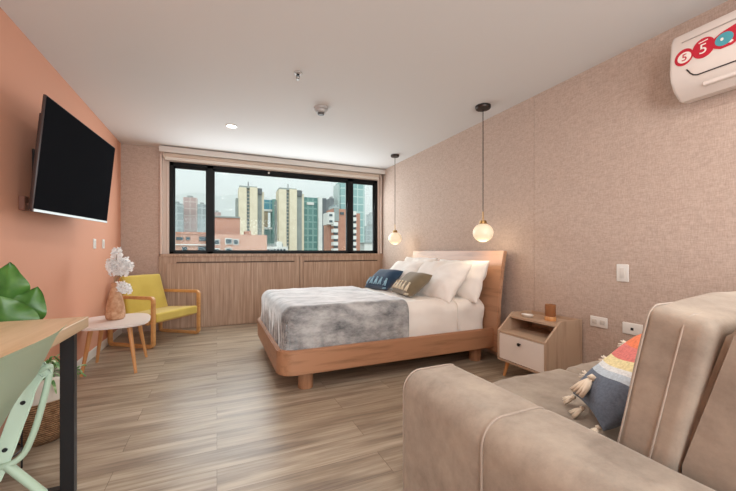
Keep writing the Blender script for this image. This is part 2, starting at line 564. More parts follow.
def pendant(x, y, zc, rc, label, drop_r=0.092):
    r = empty('pendant_lamp', (x, y, CZ), label, 'pendant lamp', None)
    bm = bmesh.new(); lathe(bm, [(0, 0), (rc, 0), (rc, -0.018), (rc * .9, -0.03), (rc * .3, -0.034), (0, -0.034)], 36); obj('ceiling_rose', bm, M_DARKBR, r, smooth=40)
    zt = zc - CZ + drop_r
    bm = bmesh.new(); tube(bm, [(0, 0, -0.03), (0, 0, zt + 0.10)], 0.0042, 8); obj('cord', bm, M_DARKBR, r, smooth=60)
    bm = bmesh.new(); tube(bm, [(0, 0, zt + 0.02), (0, 0, zt + 0.11)], 0.006, 12); obj('stem', bm, M_BRASS, r, smooth=60)
    bm = bmesh.new(); lathe(bm, [(0, zt + 0.026), (0.03, zt + 0.024), (0.036, zt - 0.006), (0.034, zt - 0.008), (0, zt - 0.008)], 28); obj('lamp_cap', bm, M_BRASS, r, smooth=40)
    prof = []
    for k in range(25):
        a = pi / 2 - pi * k / 24
        prof.append((max(0, drop_r * 1.03 * cos(a)), zt - drop_r + drop_r * .97 * sin(a)))
    bm = bmesh.new(); lathe(bm, prof, 40); obj('globe_shade', bm, M_GLOBE, r, smooth=180)
    lt = bpy.data.lights.new('pendant_bulb', 'POINT'); lt.energy = 2.0; lt.color = (1, 0.78, 0.5); lt.shadow_soft_size = drop_r + 0.02
    lo = bpy.data.objects.new('pendant_bulb', lt); lo.location = (x, y, zc - 0.13); COL.objects.link(lo)


pendant(2.333, 2.555, 1.232, 0.072, 'white glass globe pendant on long cord, the larger one near the cabinet')
pendant(2.349, 4.357, 1.243, 0.062, 'white glass globe pendant beside the window, the smaller-looking farther one')

# ------------------------------------------------------------ television
tv = empty('television', (LX, 3.2, 1.62), 'black flat television tilted down on a bracket on the orange wall', 'television')
R = Matrix.Rotation(-0.052, 3, 'Z') @ Matrix.Rotation(0.101, 3, 'Y') @ Matrix.Rotation(0.023, 3, 'X')
tc = Vector((-0.915 - LX, 3.206 - 3.2, 1.641 - 1.62))
rotE = R.to_euler()
w, h = 1.2, 0.69
bm = bmesh.new(); addbx(bm, (-0.018, -w / 2, -h / 2), (-0.002, w / 2, h / 2), 0.004, 2)
addbx(bm, (-0.045, -w / 2 + .04, -h / 2 + .01), (-0.018, w / 2 - .04, h / 2 - .1), 0.008, 2)
obj('housing', bm, plain('tv_housing', '#3A2E2C', 0.35), tv, tc, 40, rotE)
M_SCREEN = plain('tv_screen', '#1B1C1F', 0.12, 0.0, Specular_IOR_Level=0.0)
bm = bmesh.new(); addbx(bm, (-0.003, -w / 2 + .006, -h / 2 + .018), (0.0, w / 2 - .006, h / 2 - .006))
obj('screen', bm, M_SCREEN, tv, tc, None, rotE)
bm = bmesh.new(); addbx(bm, (-0.004, -w / 2 + .002, -h / 2), (0.002, w / 2 - .002, -h / 2 + .016), 0.001, 1)
obj('bottom_bezel', bm, plain('silver_bezel', '#9A9896', 0.35, 0.6), tv, tc, None, rotE)
bm = bmesh.new(); addbx(bm, (0, -0.2, -0.12), (0.012, 0.2, 0.12), 0.004, 1)
for s in (-0.12, 0.12):
    addbx(bm, (0.012, s - 0.015, -0.1), (0.03, s + 0.015, 0.1), 0.003, 1)
    tube(bm, [(0.02, s, 0.0), (0.1, s * .6, 0.02), (0.175, s, 0.015)], 0.014, 10)
addbx(bm, (0.16, -0.2, -0.06), (0.178, 0.2, 0.09), 0.004, 1)
obj('wall_bracket', bm, M_BLACK, tv, (0, 0, 0), 40)
bm = bmesh.new()
addbx(bm, (0.0, -0.37, -0.31), (0.03, -0.31, -0.22), 0.004, 1)
tube(bm, smooth_path([(0.025, -0.34, -0.265), (0.07, -0.32, -0.28), (0.11, -0.28, -0.22)]), 0.006, 8)
obj('wall_box', bm, plain('brown_box', '#7A5040', 0.5), tv, (0, 0, 0), 40)  # small brown box and cord on the wall behind the screen

# ------------------------------------------------------------ air conditioner
M_AC = plain('ac_shell', '#E3D8D0', 0.35)
ac = empty('air_conditioner', (RX, 0.68, 1.93), 'white split air conditioner with red stickers, high on the right wall', 'air conditioner')
prof = [(0, 0.06), (0, 0.375), (-0.11, 0.375), (-0.165, 0.36), (-0.188, 0.325), (-0.2, 0.15), (-0.19, 0.10), (-0.155, 0.045), (-0.09, 0.0), (-0.02, 0.005)]
bm = bmesh.new(); prism(bm, prof, -0.4, 0.435, 'y')
es = [e for e in bm.edges if abs(e.verts[0].co.y - e.verts[1].co.y) < 1e-6]
bmesh.ops.bevel(bm, geom=es, offset=0.018, segments=4, affect='EDGES', profile=0.5)
obj('housing', bm, M_AC, ac, smooth=35)
def ac_x(z):  # x of the front skin at height z (local)
    for (x0, z0), (x1, z1) in zip(prof[3:8], prof[4:9]):
        if z1 <= z <= z0:
            return x1 + (x0 - x1) * (z - z1) / (z0 - z1)
    return -0.2


# front panel lip line and outlet flap
bm = bmesh.new(); addbx(bm, (-0.2035, -0.375, 0.3), (-0.196, 0.375, 0.303)); obj('panel_line', bm, plain('ac_seam', '#B6ABA4', 0.5), ac, (0.006, 0, 0))
bm = bmesh.new(); tube(bm, [(ac_x(z) - 0.0005, y, z) for y, z in ((0.352, 0.138), (0.346, 0.128), (0.338, 0.112), (0.325, 0.098), (0.31, 0.092), (0.2, 0.091), (0.05, 0.091), (-0.1, 0.091), (-0.36, 0.091))], 0.0035, 8)
obj('outlet_slot', bm, plain('ac_slot', '#2A201E', 0.6), ac, smooth=60)
bm = bmesh.new()
addbx(bm, (-0.16, -0.33, 0.03), (-0.12, 0.3, 0.052), 0.004, 1)
obj('air_flap', bm, plain('ac_flap', '#DCD0C8', 0.4), ac, rot=None)
# stickers: overlapping discs and banner, facing the room
M_RED = plain('red_sticker', '#C01E34', 0.45)
M_TEAL = plain('teal_print', '#4E9CA8', 0.45)
M_PAPER = plain('white_print', '#F0E6DE', 0.5)


def sticker(name, poly_yz, m, lift=0.0015, parent=None, label=None):
    bm = bmesh.new()
    A = [bm.verts.new((ac_x(z) - lift, y, z)) for y, z in poly_yz]
    f = bm.faces.new(A)
    ex = bmesh.ops.extrude_face_region(bm, geom=[f])
    for v in [g for g in ex['geom'] if isinstance(g, bmesh.types.BMVert)]: v.co.x += 0.001
    o = obj(name, bm, m, parent or ac)
    if label: o['label'] = label
    return o


def disc(cy, cz, ry, rz, n=28, z_off=0):
    return [(cy + ry * cos(2 * pi * k / n), cz + rz * sin(2 * pi * k / n)) for k in range(n)]


def digit(ch, y, z, size, m, parent, lift=0.004):
    bmt = text_mesh(ch, size, 0.0006)
    for v in bmt.verts:
        tx, ty = v.co.x, v.co.y
        # reads from the room: viewer's right is -y
        v.co = Vector((ac_x(z + ty) - lift - v.co.z, y - tx, z + ty))
    return obj('lettering', bmt, m, parent)


s1 = sticker('round_sticker', disc(0.365, 0.213, 0.042, 0.047), M_RED, label='red round sticker with white 5')
sticker('sticker_print', disc(0.362, 0.21, 0.031, 0.03), M_PAPER, 0.0032, s1)
digit('5', 0.361, 0.208, 0.055, M_RED, s1, 0.005)
s2 = sticker('round_sticker', disc(0.28, 0.221, 0.048, 0.055), M_RED, 0.002, label='red round sticker with large white 5')
digit('5', 0.28, 0.213, 0.075, M_PAPER, s2, 0.005)
bm_l = [(0.30, 0.252), (0.262, 0.256), (0.262, 0.261), (0.30, 0.257)]
sticker('sticker_print', bm_l, M_PAPER, 0.0038, s2)
s3 = sticker('banner_sticker', [(0.245, 0.215), (0.238, 0.245), (0.21, 0.262), (0.16, 0.276), (-0.02, 0.31), (-0.02, 0.225), (0.12, 0.2), (0.165, 0.176), (0.21, 0.175), (0.235, 0.19)], M_RED, 0.0026, label='red banner sticker with teal globe')
sticker('sticker_print', disc(0.197, 0.222, 0.036, 0.034), M_TEAL, 0.004, s3)
sticker('sticker_print', disc(0.205, 0.224, 0.006, 0.008), M_PAPER, 0.005, s3)
sticker('sticker_print', [(0.18, 0.192), (0.166, 0.203), (0.160, 0.194), (0.17, 0.188)], M_PAPER, 0.005, s3)

# ------------------------------------------------------------ bed
bed = empty('bed', (1.45, 3.25, 0), 'oak platform bed with curved headboard against the beige wall', 'bed')
BL = Vector((1.45, 3.25, 0))


def loc_bm(bm, off):
    for v in bm.verts: v.co -= Vector(off)
    return bm


fx0, fx1, fy0_, fy1_ = 0.405, 2.455, 2.50, 4.02
bz0, bz1 = 0.138, 0.322
outer = rounded_rect(fx0, fx1, fy0_, fy1_, [0.01, 0.13, 0.13, 0.01], 10)
inner = rounded_rect(fx0 + 0.035, fx1 - 0.01, fy0_ + 0.035, fy1_ - 0.035, [0.005, 0.10, 0.10, 0.005], 10)
bm = bmesh.new()
n = len(outer)
oo = [[bm.verts.new((p[0], p[1], z)) for p in outer] for z in (bz0, bz1)]
ii = [[bm.verts.new((p[0], p[1], z)) for p in inner] for z in (bz0, bz1)]
for i in range(n):
    j = (i + 1) % n
    bm.faces.new((oo[0][i], oo[0][j], oo[1][j], oo[1][i])); bm.faces.new((ii[0][j], ii[0][i], ii[1][i], ii[1][j]))
    bm.faces.new((oo[1][i], oo[1][j], ii[1][j], ii[1][i])); bm.faces.new((oo[0][j], oo[0][i], ii[0][i], ii[0][j]))
es = [e for e in bm.edges if len(e.link_faces) == 2 and abs(e.verts[0].co.z - e.verts[1].co.z) < 1e-6 and any(abs(f.normal.z) > .9 for f in e.link_faces)]
bm.normal_update()
es = [e for e in bm.edges if len(e.link_faces) == 2 and e.calc_face_angle(0) > 1.2]
bmesh.ops.bevel(bm, geom=es, offset=0.008, segments=3, affect='EDGES')
obj('side_rail', loc_bm(bm, BL), M_OAK, bed, smooth=30)
obj('slat_base', loc_bm(bx((fx0 + .04, fy0_ + .04, bz0 + .03), (fx1 - .015, fy1_ - .04, 0.20)), BL), M_OAKY, bed)
for (x, y) in ((0.63, 2.63), (2.30, 2.63), (0.63, 3.89), (2.30, 3.89)):
    bm = bmesh.new(); lathe(bm, [(0, 0), (0.056, 0), (0.058, 0.004), (0.058, 0.14), (0, 0.14)], 28, (x, y, 0))
    obj('leg', loc_bm(bm, BL), M_OAKZ, bed, smooth=40)
# headboard: one bent board, leaning back at the top
zs = [0.10 + k * (1.06 - 0.10) / 22 for k in range(23)]


def hb_front(z):
    t = max(0.0, (z - 0.35) / 0.71)
    return 2.412 + 0.008 * t + 0.078 * t ** 2.0


front = [(hb_front(z), z) for z in zs]
back = [(hb_front(z) + 0.042, z - 0.006) for z in zs]
poly = front + back[::-1]
bm = bmesh.new(); prism(bm, poly, 2.45, 4.10, 'y')
bm.normal_update()
es = [e for e in bm.edges if len(e.link_faces) == 2 and e.calc_face_angle(0) > 1.0]
bmesh.ops.bevel(bm, geom=es, offset=0.006, segments=2, affect='EDGES')
obj('headboard', loc_bm(bm, BL), wood('headboard_oak', '#B98D6E', '#9A7256', 'y', 0.3), bed, smooth=30)


def soft_box(x0, x1, y0, y1, z0, z1, r, sub=34, amp=0.004, scale=6, seed=0, crown=0.0):
    """box with generously rounded edges on a fine grid"""
    bm = bmesh.new()
    bmesh.ops.create_cube(bm, size=2)
    bmesh.ops.subdivide_edges(bm, edges=bm.edges[:], cuts=sub, use_grid_fill=True)
    cx, cy, cz = (x0 + x1) / 2, (y0 + y1) / 2, (z0 + z1) / 2
    hx, hy, hz = (x1 - x0) / 2, (y1 - y0) / 2, (z1 - z0) / 2
    rr = min(r, hx, hy, hz)

    def warp(t, hh):
        # concentrate grid lines at the rounded ends
        return math.copysign(1 - (1 - abs(t)) ** 1.35, t)
    for v in bm.verts:
        p = Vector((warp(v.co.x, hx) * hx, warp(v.co.y, hy) * hy, warp(v.co.z, hz) * hz))
        q = Vector((max(-hx + rr, min(hx - rr, p.x)), max(-hy + rr, min(hy - rr, p.y)), max(-hz + rr, min(hz - rr, p.z))))
        d = p - q
        if d.length > 1e-9: d = d.normalized() * rr
        p2 = q + d
        nrm = d.normalized() if d.length > 1e-9 else Vector((0, 0, 1))
        wv = noise.noise(Vector((p2.x + cx, p2.y + cy, p2.z + cz)) * scale + Vector((seed, 0, 0))) * amp
        p2 += nrm * wv
        if p2.z > 0 and crown:
            p2.z += crown * (1 - (p2.x / hx) ** 2) * (1 - (p2.y / hy) ** 2)
        v.co = p2 + Vector((cx, cy, cz))
    return bm


M_SHEET = fabric('white_cotton', '#EDE6DE', '#E4DBD2', 90, 0.9, 0.2, 4, sheen=0.1)
mt = empty('mattress', (1.45, 3.25, 0.2), 'thick mattress in a rumpled white sheet lying in the oak bed', 'mattress')
bm = soft_box(0.475, 2.405, 2.56, 3.96, 0.203, 0.605, 0.11, 60, 0.014, 9)
obj('fitted_sheet', loc_bm(bm, (1.45, 3.25, 0.2)), M_SHEET, mt, smooth=180)
# flat sheet corner fold line near the headboard
bm = bmesh.new()
tube(bm, smooth_path([(2.02, 2.60, 0.60), (2.03, 2.556, 0.56), (2.03, 2.553, 0.45), (2.04, 2.553, 0.33)]), 0.005, 8)
obj('sheet_seam', loc_bm(bm, (1.45, 3.25, 0.2)), M_SHEET, mt, smooth=180)


# blanket: one draped cloth over the foot end
def blanket_mesh():
    bm = bmesh.new()
    nx, ny = 80, 150
    x_open = 1.50
    zt = 0.622; zb = 0.27; r = 0.085
    ya, yb = 2.545, 3.975; xa = 0.455
    # param across: far side bottom -> over -> near side bottom ; v in [0,1]
    def path(s, lo, hi, zb_, zt_):
        # rounded corner path; s = arc length from lo bottom
        L1 = zt_ - zb_ - r; A = pi * r / 2; L2 = hi - lo - 2 * r
        if s < L1: return lo, zb_ + s, 0
        s -= L1
        if s < A:
            a = s / r; return lo + r - r * cos(a), zt_ - r + r * sin(a), 1
        s -= A
        if s < L2: return lo + r + s, zt_, 2
        s -= L2
        if s < A:
            a = s / r; return hi - r + r * sin(a), zt_ - r + r * cos(a), 3
        s -= A
        return hi, zt_ - r - s, 4
    tot = 2 * (zt - zb - r) + pi * r + (yb - ya - 2 * r)
    totx = (zt - zb - r) + pi * r / 2 + (x_open - xa - r)
    verts = {}
    for j in range(ny + 1):
        y, zy, _ = path(tot * j / ny, ya, yb, zb, zt)
        for i in range(nx + 1):
            s = totx * i / nx
            x, zx, _ = path(s, xa, 50, zb, zt)
            # combine: squarish corner: height is the lower of the two
            z = min(zy, zx)
            X = x; Y = y
            ax = max(0, (xa + r) - x); ay = max(0, (ya + r) - y, y - (yb - r))
            verts[i, j] = [X, Y, z, ax, ay, zy, zx]
    V = {}
    for (i, j), (X, Y, z, ax, ay, zy, zx) in verts.items():
        # corners: pull the vertical corner round
        cxr = 0.11
        yy = Y; xx = X
        if X < xa + cxr and (Y < ya + cxr or Y > yb - cxr):
            ccy = ya + cxr if Y < ya + cxr else yb - cxr
            d = Vector((X - (xa + cxr), Y - ccy))
            m_ = max(abs(d.x), abs(d.y))
            if d.length > 1e-6:
                d = d.normalized() * m_
                xx = xa + cxr + d.x; yy = ccy + d.y
        side = max(0, (zt - r * .6 - z) / (zt - zb))
        fold = side * (0.012 * sin(xx * 46 + 2.0 * sin(xx * 9)) * (1 if abs(Y - ya) < .05 or abs(Y - yb) < .05 else 0) + 0.012 * sin(yy * 52 + 2 * sin(yy * 11)) * (1 if X < xa + .03 else 0))
        corner = math.exp(-((xx - xa) ** 2 + (yy - ya) ** 2) / 0.05)
        fold += side * corner * 0.012 * sin((xx - yy) * 95)
        nz = noise.noise(Vector((xx, yy, z)) * 5) * 0.006 + noise.noise(Vector((xx, yy, z)) * 16) * 0.003
        off = fold + nz
        if zy < zt - r and Y < 3.2: yy -= off
        elif zy < zt - r: yy += off
        if zx < zt - r: xx -= off
        zz = z + (nz if z > zt - .02 else 0) - 0.02 * side * 0
        if X > x_open - 0.03: zz += 0.002
        wav = 0.012 * noise.noise(Vector((Y * 3, z * 3, 5)))
        V[i, j] = bm.verts.new((xx + (wav if i > nx - 8 else 0), yy, zz))
    for j in range(ny):
        for i in range(nx):
            try: bm.faces.new((V[i, j], V[i + 1, j], V[i + 1, j + 1], V[i, j + 1]))
            except ValueError: pass
    bmesh.ops.remove_doubles(bm, verts=bm.verts[:], dist=0.0006)
    return bm


M = Mat('grey_velvet_throw', '#A9A6A4', 0.75)
v = M.coords((1, 1, 1.4)); v.node.inputs['Rotation'].default_value = (0, 0.2, 0.4); v.node.inputs['Scale'].default_value = (1.0, 1.0, 2.0)
f1 = M.noise(v, 3.2, 7, 0.72)
c = M.ramp(f1, [(0.38, '#5A5B5D'), (0.46, '#838383'), (0.53, '#9A9998'), (0.64, '#B9B8B6')])
M.color(c); M.bump(M.noise(v, 60, 3), 0.2, 0.003)
M.b.inputs['Sheen Weight'].default_value = 1.0; M.b.inputs['Sheen Roughness'].default_value = 0.35
bm = blanket_mesh()
bl_o = obj('blanket', loc_bm(bm, (0.95, 3.25, 0.25)), M.m, None, (0.95, 3.25, 0.25), 180)
tag(bl_o, 'grey velvet throw with mottled sheen draped over the foot of the bed', 'blanket')
sm = bl_o.modifiers.new('thickness', 'SOLIDIFY'); sm.thickness = 0.012; sm.offset = 1.0


def pillow_bm(W_, H_, T_, pinch=0.10, n=34, wr=0.012, seed=0.0, sag=0.0, e=0.55):
    """pillow lying in local XY, thickness in Z, pointed corners, wrinkles"""
    bm = bmesh.new()
    top = {}; bot = {}
    for i in range(n + 1):
        for j in range(n + 1):
            u = -cos(pi * i / n); v = -cos(pi * j / n)
            x = W_ / 2 * u * (1 - pinch * (1 - v * v)); y = H_ / 2 * v * (1 - pinch * (1 - u * u))
            th = T_ / 2 * ((1 - u ** 4) * (1 - v ** 4)) ** e
            p = Vector((x * 6, y * 6, seed))
            nz = noise.noise(p) * wr + noise.noise(p * 2.7) * wr * .5
            edge = (1 - u * u) * (1 - v * v)
            rad = noise.noise(Vector((math.atan2(v, u) * 3, seed, 1))) * wr * (1 - edge)
            sg = -sag * (v * v) + 0
            a = bm.verts.new((x, y, th + nz * min(1, edge * 4) + rad * .6 + sg))
            if i in (0, n) or j in (0, n): b = a
            else: b = bm.verts.new((x, y, -th + nz * .5 * min(1, edge * 4) + rad * .6 + sg))
            top[i, j] = a; bot[i, j] = b
    for i in range(n):
        for j in range(n):
            bm.faces.new((top[i, j], top[i + 1, j], top[i + 1, j + 1], top[i, j + 1]))
            q = (bot[i, j], bot[i, j + 1], bot[i + 1, j + 1], bot[i + 1, j])
            if len(set(q)) == 4:
                try: bm.faces.new(q)
                except ValueError: pass
    return bm


def frame_mat(xax, yhint):
    X_ = Vector(xax).normalized(); Y_ = Vector(yhint); Y_ = (Y_ - X_ * Y_.dot(X_)).normalized(); Z_ = X_.cross(Y_)
    return Matrix((X_, Y_, Z_)).transposed()


# white bed pillows: two behind, two in front, leaning on the headboard (x is their width along the headboard)
M_PILLOW = fabric('pillow_cotton', '#F0EAE3', '#E7DFD7', 100, 0.9, 0.2, 4, sheen=0.1)
pil = [
    # centre, width, height, thick, lean(deg from vertical), yaw, seed, label
    ((2.275, 2.875, 0.765), 0.72, 0.43, 0.19, 22, 4, 1.3, 'plump white pillow standing against the headboard on the side nearest the cabinet'),
    ((2.275, 3.67, 0.785), 0.70, 0.42, 0.17, 22, 0, 4.1, 'white pillow standing against the headboard on the window side'),
    ((2.06, 2.93, 0.755), 0.70, 0.46, 0.19, 40, 6, 7.7, 'white pillow leaning in front of another, nearest the cabinet, beside olive cushion'),
    ((2.055, 3.66, 0.755), 0.70, 0.44, 0.17, 38, -3, 9.2, 'white pillow leaning behind the navy cushion on the window side'),
]
for (c, w_, h_, t_, lean, yw, sd, lab) in pil:
    R_ = frame_mat((0, 1, 0), (sin(radians(lean)), 0, cos(radians(lean))))
    R_ = Matrix.Rotation(radians(yw), 3, 'Z') @ R_
    o = obj('pillow', pillow_bm(w_, h_, t_, 0.05, 44, 0.034, sd), M_PILLOW, None, c, 180, R_.to_euler())
    tag(o, lab, 'pillow', 'white pillows at the headboard')


def tassel(parent, p, d, L, m, r0=0.004, n=9, spread=0.5):
    """small yarn tassel hanging from p along direction d"""
    bm = bmesh.new()
    P = Vector(p); D = Vector(d).normalized()
    a = Vector((0, 0, 1)) if abs(D.z) < .9 else Vector((1, 0, 0))
    s1_ = D.cross(a).normalized(); s2_ = D.cross(s1_)
    tube(bm, [P, P + D * L * .2], [r0 * 1.3, r0 * 2.0], 8)
    for k in range(n):
        an = 2 * pi * k / n; q = (s1_ * cos(an) + s2_ * sin(an) * .35)
        tube(bm, [P + D * L * .15, P + D * L * .55 + q * L * spread * .3, P + D * L + q * L * spread * .5], [r0, r0 * 1.1, r0 * .6], 5)
    return obj('tassel', bm, m, parent, smooth=180)


M_NAVY = fabric('navy_knit', '#24405A', '#1B3148', 70, 0.95, 0.4, 5)
M_OLIVE = fabric('olive_knit', '#7B6C54', '#6A5C46', 70, 0.95, 0.4, 5)
M_TAQUA = fabric('pale_blue_yarn', '#8FB4C4', '#7FA6B8', 80, 0.95, 0.3)
M_TCREAM = fabric('cream_yarn', '#E2D3B8', '#D6C5A8', 80, 0.95, 0.3)
for (c, lean, yw, m, mt_, lab, nm_t, sz) in (
        ((1.80, 3.62, 0.725), 52, 14, M_NAVY, M_TAQUA, 'navy blue scatter cushion with a row of pale blue tassels on the bed', 5, (0.40, 0.33)),
        ((1.80, 3.00, 0.725), 52, -6, M_OLIVE, M_TCREAM, 'olive brown scatter cushion with a row of cream tassels on the bed', 5, (0.44, 0.32))):
    R_ = Matrix.Rotation(radians(yw), 3, 'Z') @ frame_mat((0, 1, 0), (sin(radians(lean)), 0, cos(radians(lean))))
    e_ = empty('scatter_cushion', c, lab, 'cushion', None, R_.to_euler())
    obj('cover', pillow_bm(sz[0], sz[1], 0.15, 0.10, 30, 0.008, c[1]), m, e_, smooth=180)
    zs_ = -1 if True else 1
    for k in range(nm_t):
        u = (k - (nm_t - 1) / 2) * (0.30 / (nm_t - 1)); yv = -0.045
        zz = 0.5 * 0.15 * ((1 - (u / sz[0] * 2) ** 4) * (1 - (yv / sz[1] * 2) ** 4)) ** .55
        tassel(e_, (u, yv, -(zz + 0.006)), (0, -1, 0.35), 0.095, mt_, 0.006, 8, 0.55)
    tassel(e_, (-sz[0] / 2 + .02, -sz[1] / 2 + .02, -0.01), (-0.3, -0.6, -0.6), 0.06, mt_, 0.004, 8, 0.5)

# ------------------------------------------------------------ bedside cabinet
nx0, nx1, ny0, ny1 = 2.19, 2.59, 1.755, 2.225
nz0, nzf, nzt = 0.135, 0.385, 0.525
NO = (2.39, 1.99, 0)
ns = empty('bedside_cabinet', NO, 'light oak bedside cabinet with one white drawer, between bed and sofa', 'cabinet')
side = [(nx0, nz0), (nx0, nzf), (nx0 + 0.16, nzt), (nx1, nzt), (nx1, nz0)]
for y in (ny0, ny1 - 0.016):
    bm = bmesh.new(); prism(bm, side, y, y + 0.016, 'y')
    obj('side_panel', loc_bm(bm, NO), M_NSTANDX, ns)
obj('bottom_panel', loc_bm(bx((nx0, ny0 + .016, nz0), (nx1, ny1 - .016, nz0 + .016)), NO), M_NSTAND, ns)
obj('back_panel', loc_bm(bx((nx1 - .01, ny0 + .016, nz0), (nx1, ny1 - .016, nzt - .002)), NO), M_NSTAND, ns)
obj('shelf', loc_bm(bx((nx0 + .006, ny0 + .016, nzf - .02), (nx1 - .01, ny1 - .016, nzf - .004)), NO), M_NSTAND, ns)
obj('top_panel', loc_bm(bx((nx0 + .125, ny0 + .016, nzt - .042), (nx1 - .01, ny1 - .016, nzt - .026)), NO), M_NSTAND, ns)
dr = obj('drawer', loc_bm(bx((nx0 + .003, ny0 + .019, nz0 + .019), (nx1 - .05, ny1 - .019, nzf - .023), 0.002, 1), NO), plain('white_drawer_front', '#EADFD6', 0.4), ns)
bm = bmesh.new(); lathe(bm, [(0, 0), (0.006, 0), (0.006, 0.010), (0.013, 0.016), (0.013, 0.022), (0, 0.024)], 20)
bmesh.ops.rotate(bm, verts=bm.verts[:], matrix=Matrix.Rotation(radians(-90), 3, 'Y'))
bmesh.ops.translate(bm, verts=bm.verts[:], vec=(nx0 + .003 - NO[0], 0, 0.315))
obj('knob', bm, plain('dark_knob', '#3C3835', 0.35, 0.7), dr, smooth=40)
for (x, y, dx, dy) in ((nx0 + .06, ny0 + .06, -.025, -.02), (nx0 + .06, ny1 - .06, -.025, .02), (nx1 - .07, ny0 + .06, .02, -.02), (nx1 - .07, ny1 - .06, .02, .02)):
    bm = bmesh.new(); tube(bm, [(x + dx, y + dy, 0.0), (x, y, nz0)], [0.011, 0.018], 16)
    obj('leg', loc_bm(bm, NO), M_BEECH, ns, smooth=50)
zt_ = nzt - 0.026
r = empty('glass_tumbler', (2.44, 1.915, zt_), 'small amber glass cup on round wooden base on the bedside cabinet', 'glass')
bm = bmesh.new(); lathe(bm, [(0, 0), (0.04, 0), (0.042, 0.004), (0.042, 0.03), (0.038, 0.035), (0, 0.035)], 28)
obj('wooden_base', bm, M_BEECH, r, smooth=40)
MG = Mat('amber_glass', '#C58E63', 0.06)
MG.b.inputs['Transmission Weight'].default_value = 0.55; MG.b.inputs['IOR'].default_value = 1.3
bm = bmesh.new(); lathe(bm, [(0, 0.036), (0.036, 0.036), (0.04, 0.042), (0.04, 0.128), (0.037, 0.128), (0.036, 0.045), (0, 0.043)], 32)
obj('cup', bm, MG.m, r, smooth=50)
r = empty('soap_dish', (2.40, 2.10, zt_), 'small white oval dish lying on top of the bedside cabinet', 'dish')
bm = bmesh.new(); lathe(bm, [(0, 0), (0.03, 0), (0.045, 0.012), (0.05, 0.02), (0.046, 0.022), (0.03, 0.012), (0, 0.009)], 32)
for v in bm.verts: v.co.x *= 0.7; v.co.y *= 1.15
obj('bowl', bm, M_WHITE, r, smooth=60)

# ------------------------------------------------------------ sofa
M_SOFA = Mat('taupe_microsuede', '#A6907C', 0.95)
v = M_SOFA.coords()
f1 = M_SOFA.noise(v, 7, 6, 0.7); f2 = M_SOFA.noise(v, 160, 3, 0.6)
M_SOFA.color(M_SOFA.ramp(f1, [(0.34, '#84776A'), (0.5, '#95887A'), (0.66, '#A39585')]))
M_SOFA.bump(f2, 0.2, 0.002)
M_SOFA.b.inputs['Sheen Weight'].default_value = 0.35; M_SOFA.b.inputs['Sheen Roughness'].default_value = 0.45
M_SOFA.b.inputs['Sheen Tint'].default_value = S('#F0E2D4')
M_SOFA = M_SOFA.m
M_PIPE = fabric('sofa_piping', '#AA9B8D', '#9E8F82', 120, sheen=0.2)
SO = (1.6, 0.5, 0)
sofa = empty('sofa', SO, 'taupe suede sofa with wide padded arm in the foreground', 'sofa')
aX0, aX1, aY0, aY1, aZ = 0.630, 0.885, -0.30, 1.125, 0.606
R0 = 0.05


def arm_section(x0, x1, z1, r_out, r_in, n=8, grow=0.0):
    pts = [(x0 - grow, 0.07)]
    for k in range(n + 1):
        a = pi - (pi / 2) * k / n
        pts.append((x0 + r_out + (r_out + grow) * cos(a), z1 - r_out + (r_out + grow) * sin(a)))
    for k in range(n + 1):
        a = pi / 2 - (pi / 2) * k / n
        pts.append((x1 - r_in + (r_in + grow) * cos(a), z1 - r_in + (r_in + grow) * sin(a)))
    pts.append((x1 + grow, 0.07))
    return pts


def make_arm(x0, x1, name='armrest', ro=0.075, ri=0.05):
    ys = [aY0 + (aY1 - aY0) * k / 60 for k in range(61)]
    bm = bmesh.new(); rings = []
    for y in ys:
        e = aY1 - y
        shrink = 0.0
        if e < 0.04: shrink = 0.04 - math.sqrt(max(0, 0.04 ** 2 - (0.04 - e) ** 2))
        # gentle hollow at the panel seam
        g = -0.006 * math.exp(-((y - 0.70) / 0.02) ** 2) - shrink * 0.6
        wob = 0.004 * noise.noise(Vector((y * 4, x0, 0)))
        rings.append([bm.verts.new((px_, y, pz + wob * (1 if pz > .4 else 0))) for px_, pz in arm_section(x0, x1, aZ, ro, ri, 8, g)])
    m_ = len(rings[0])
    for A, B in zip(rings, rings[1:]):
        for k in range(m_):
            bm.faces.new((A[k], A[(k + 1) % m_], B[(k + 1) % m_], B[k]))
    bm.faces.new(rings[0]); bm.faces.new(rings[-1][::-1])
    a = obj(name, loc_bm(bm, SO), M_SOFA, sofa, smooth=50)
    for yy, gr in ((aY1 - 0.018, -0.003), (0.70, -0.004)):
        bm = bmesh.new(); sec = arm_section(x0, x1, aZ, ro, ri, 8, gr)
        tube(bm, [(p, yy, q) for p, q in sec], 0.0034, 8)
        obj('piping', loc_bm(bm, SO), M_PIPE, a, smooth=180)
    return a


make_arm(aX0, aX1)
make_arm(2.34, 2.585)
obj('base', loc_bm(bx((aX1 - .02, -0.2, 0.07), (2.36, 1.10, 0.32), 0.02, 3), SO), M_SOFA, sofa, smooth=40)
# seat cushions with soft channels
for (x0, x1) in ((0.888, 1.615), (1.62, 2.338)):
    bm = soft_box(x0, x1, 0.36, 1.215, 0.31, 0.462, 0.045, 40, 0.006, 6, x0, 0.012)
    for v in bm.verts:
        if v.co.z > 0.42:
            v.co.z -= 0.003 * abs(sin((v.co.x) * 34))
            dd = math.hypot(v.co.x - 0.90, v.co.y - 0.93)
            v.co.z -= 0.022 * math.exp(-(dd / 0.10) ** 2)
    obj('seat_cushion', loc_bm(bm, SO), M_SOFA, sofa, smooth=180)
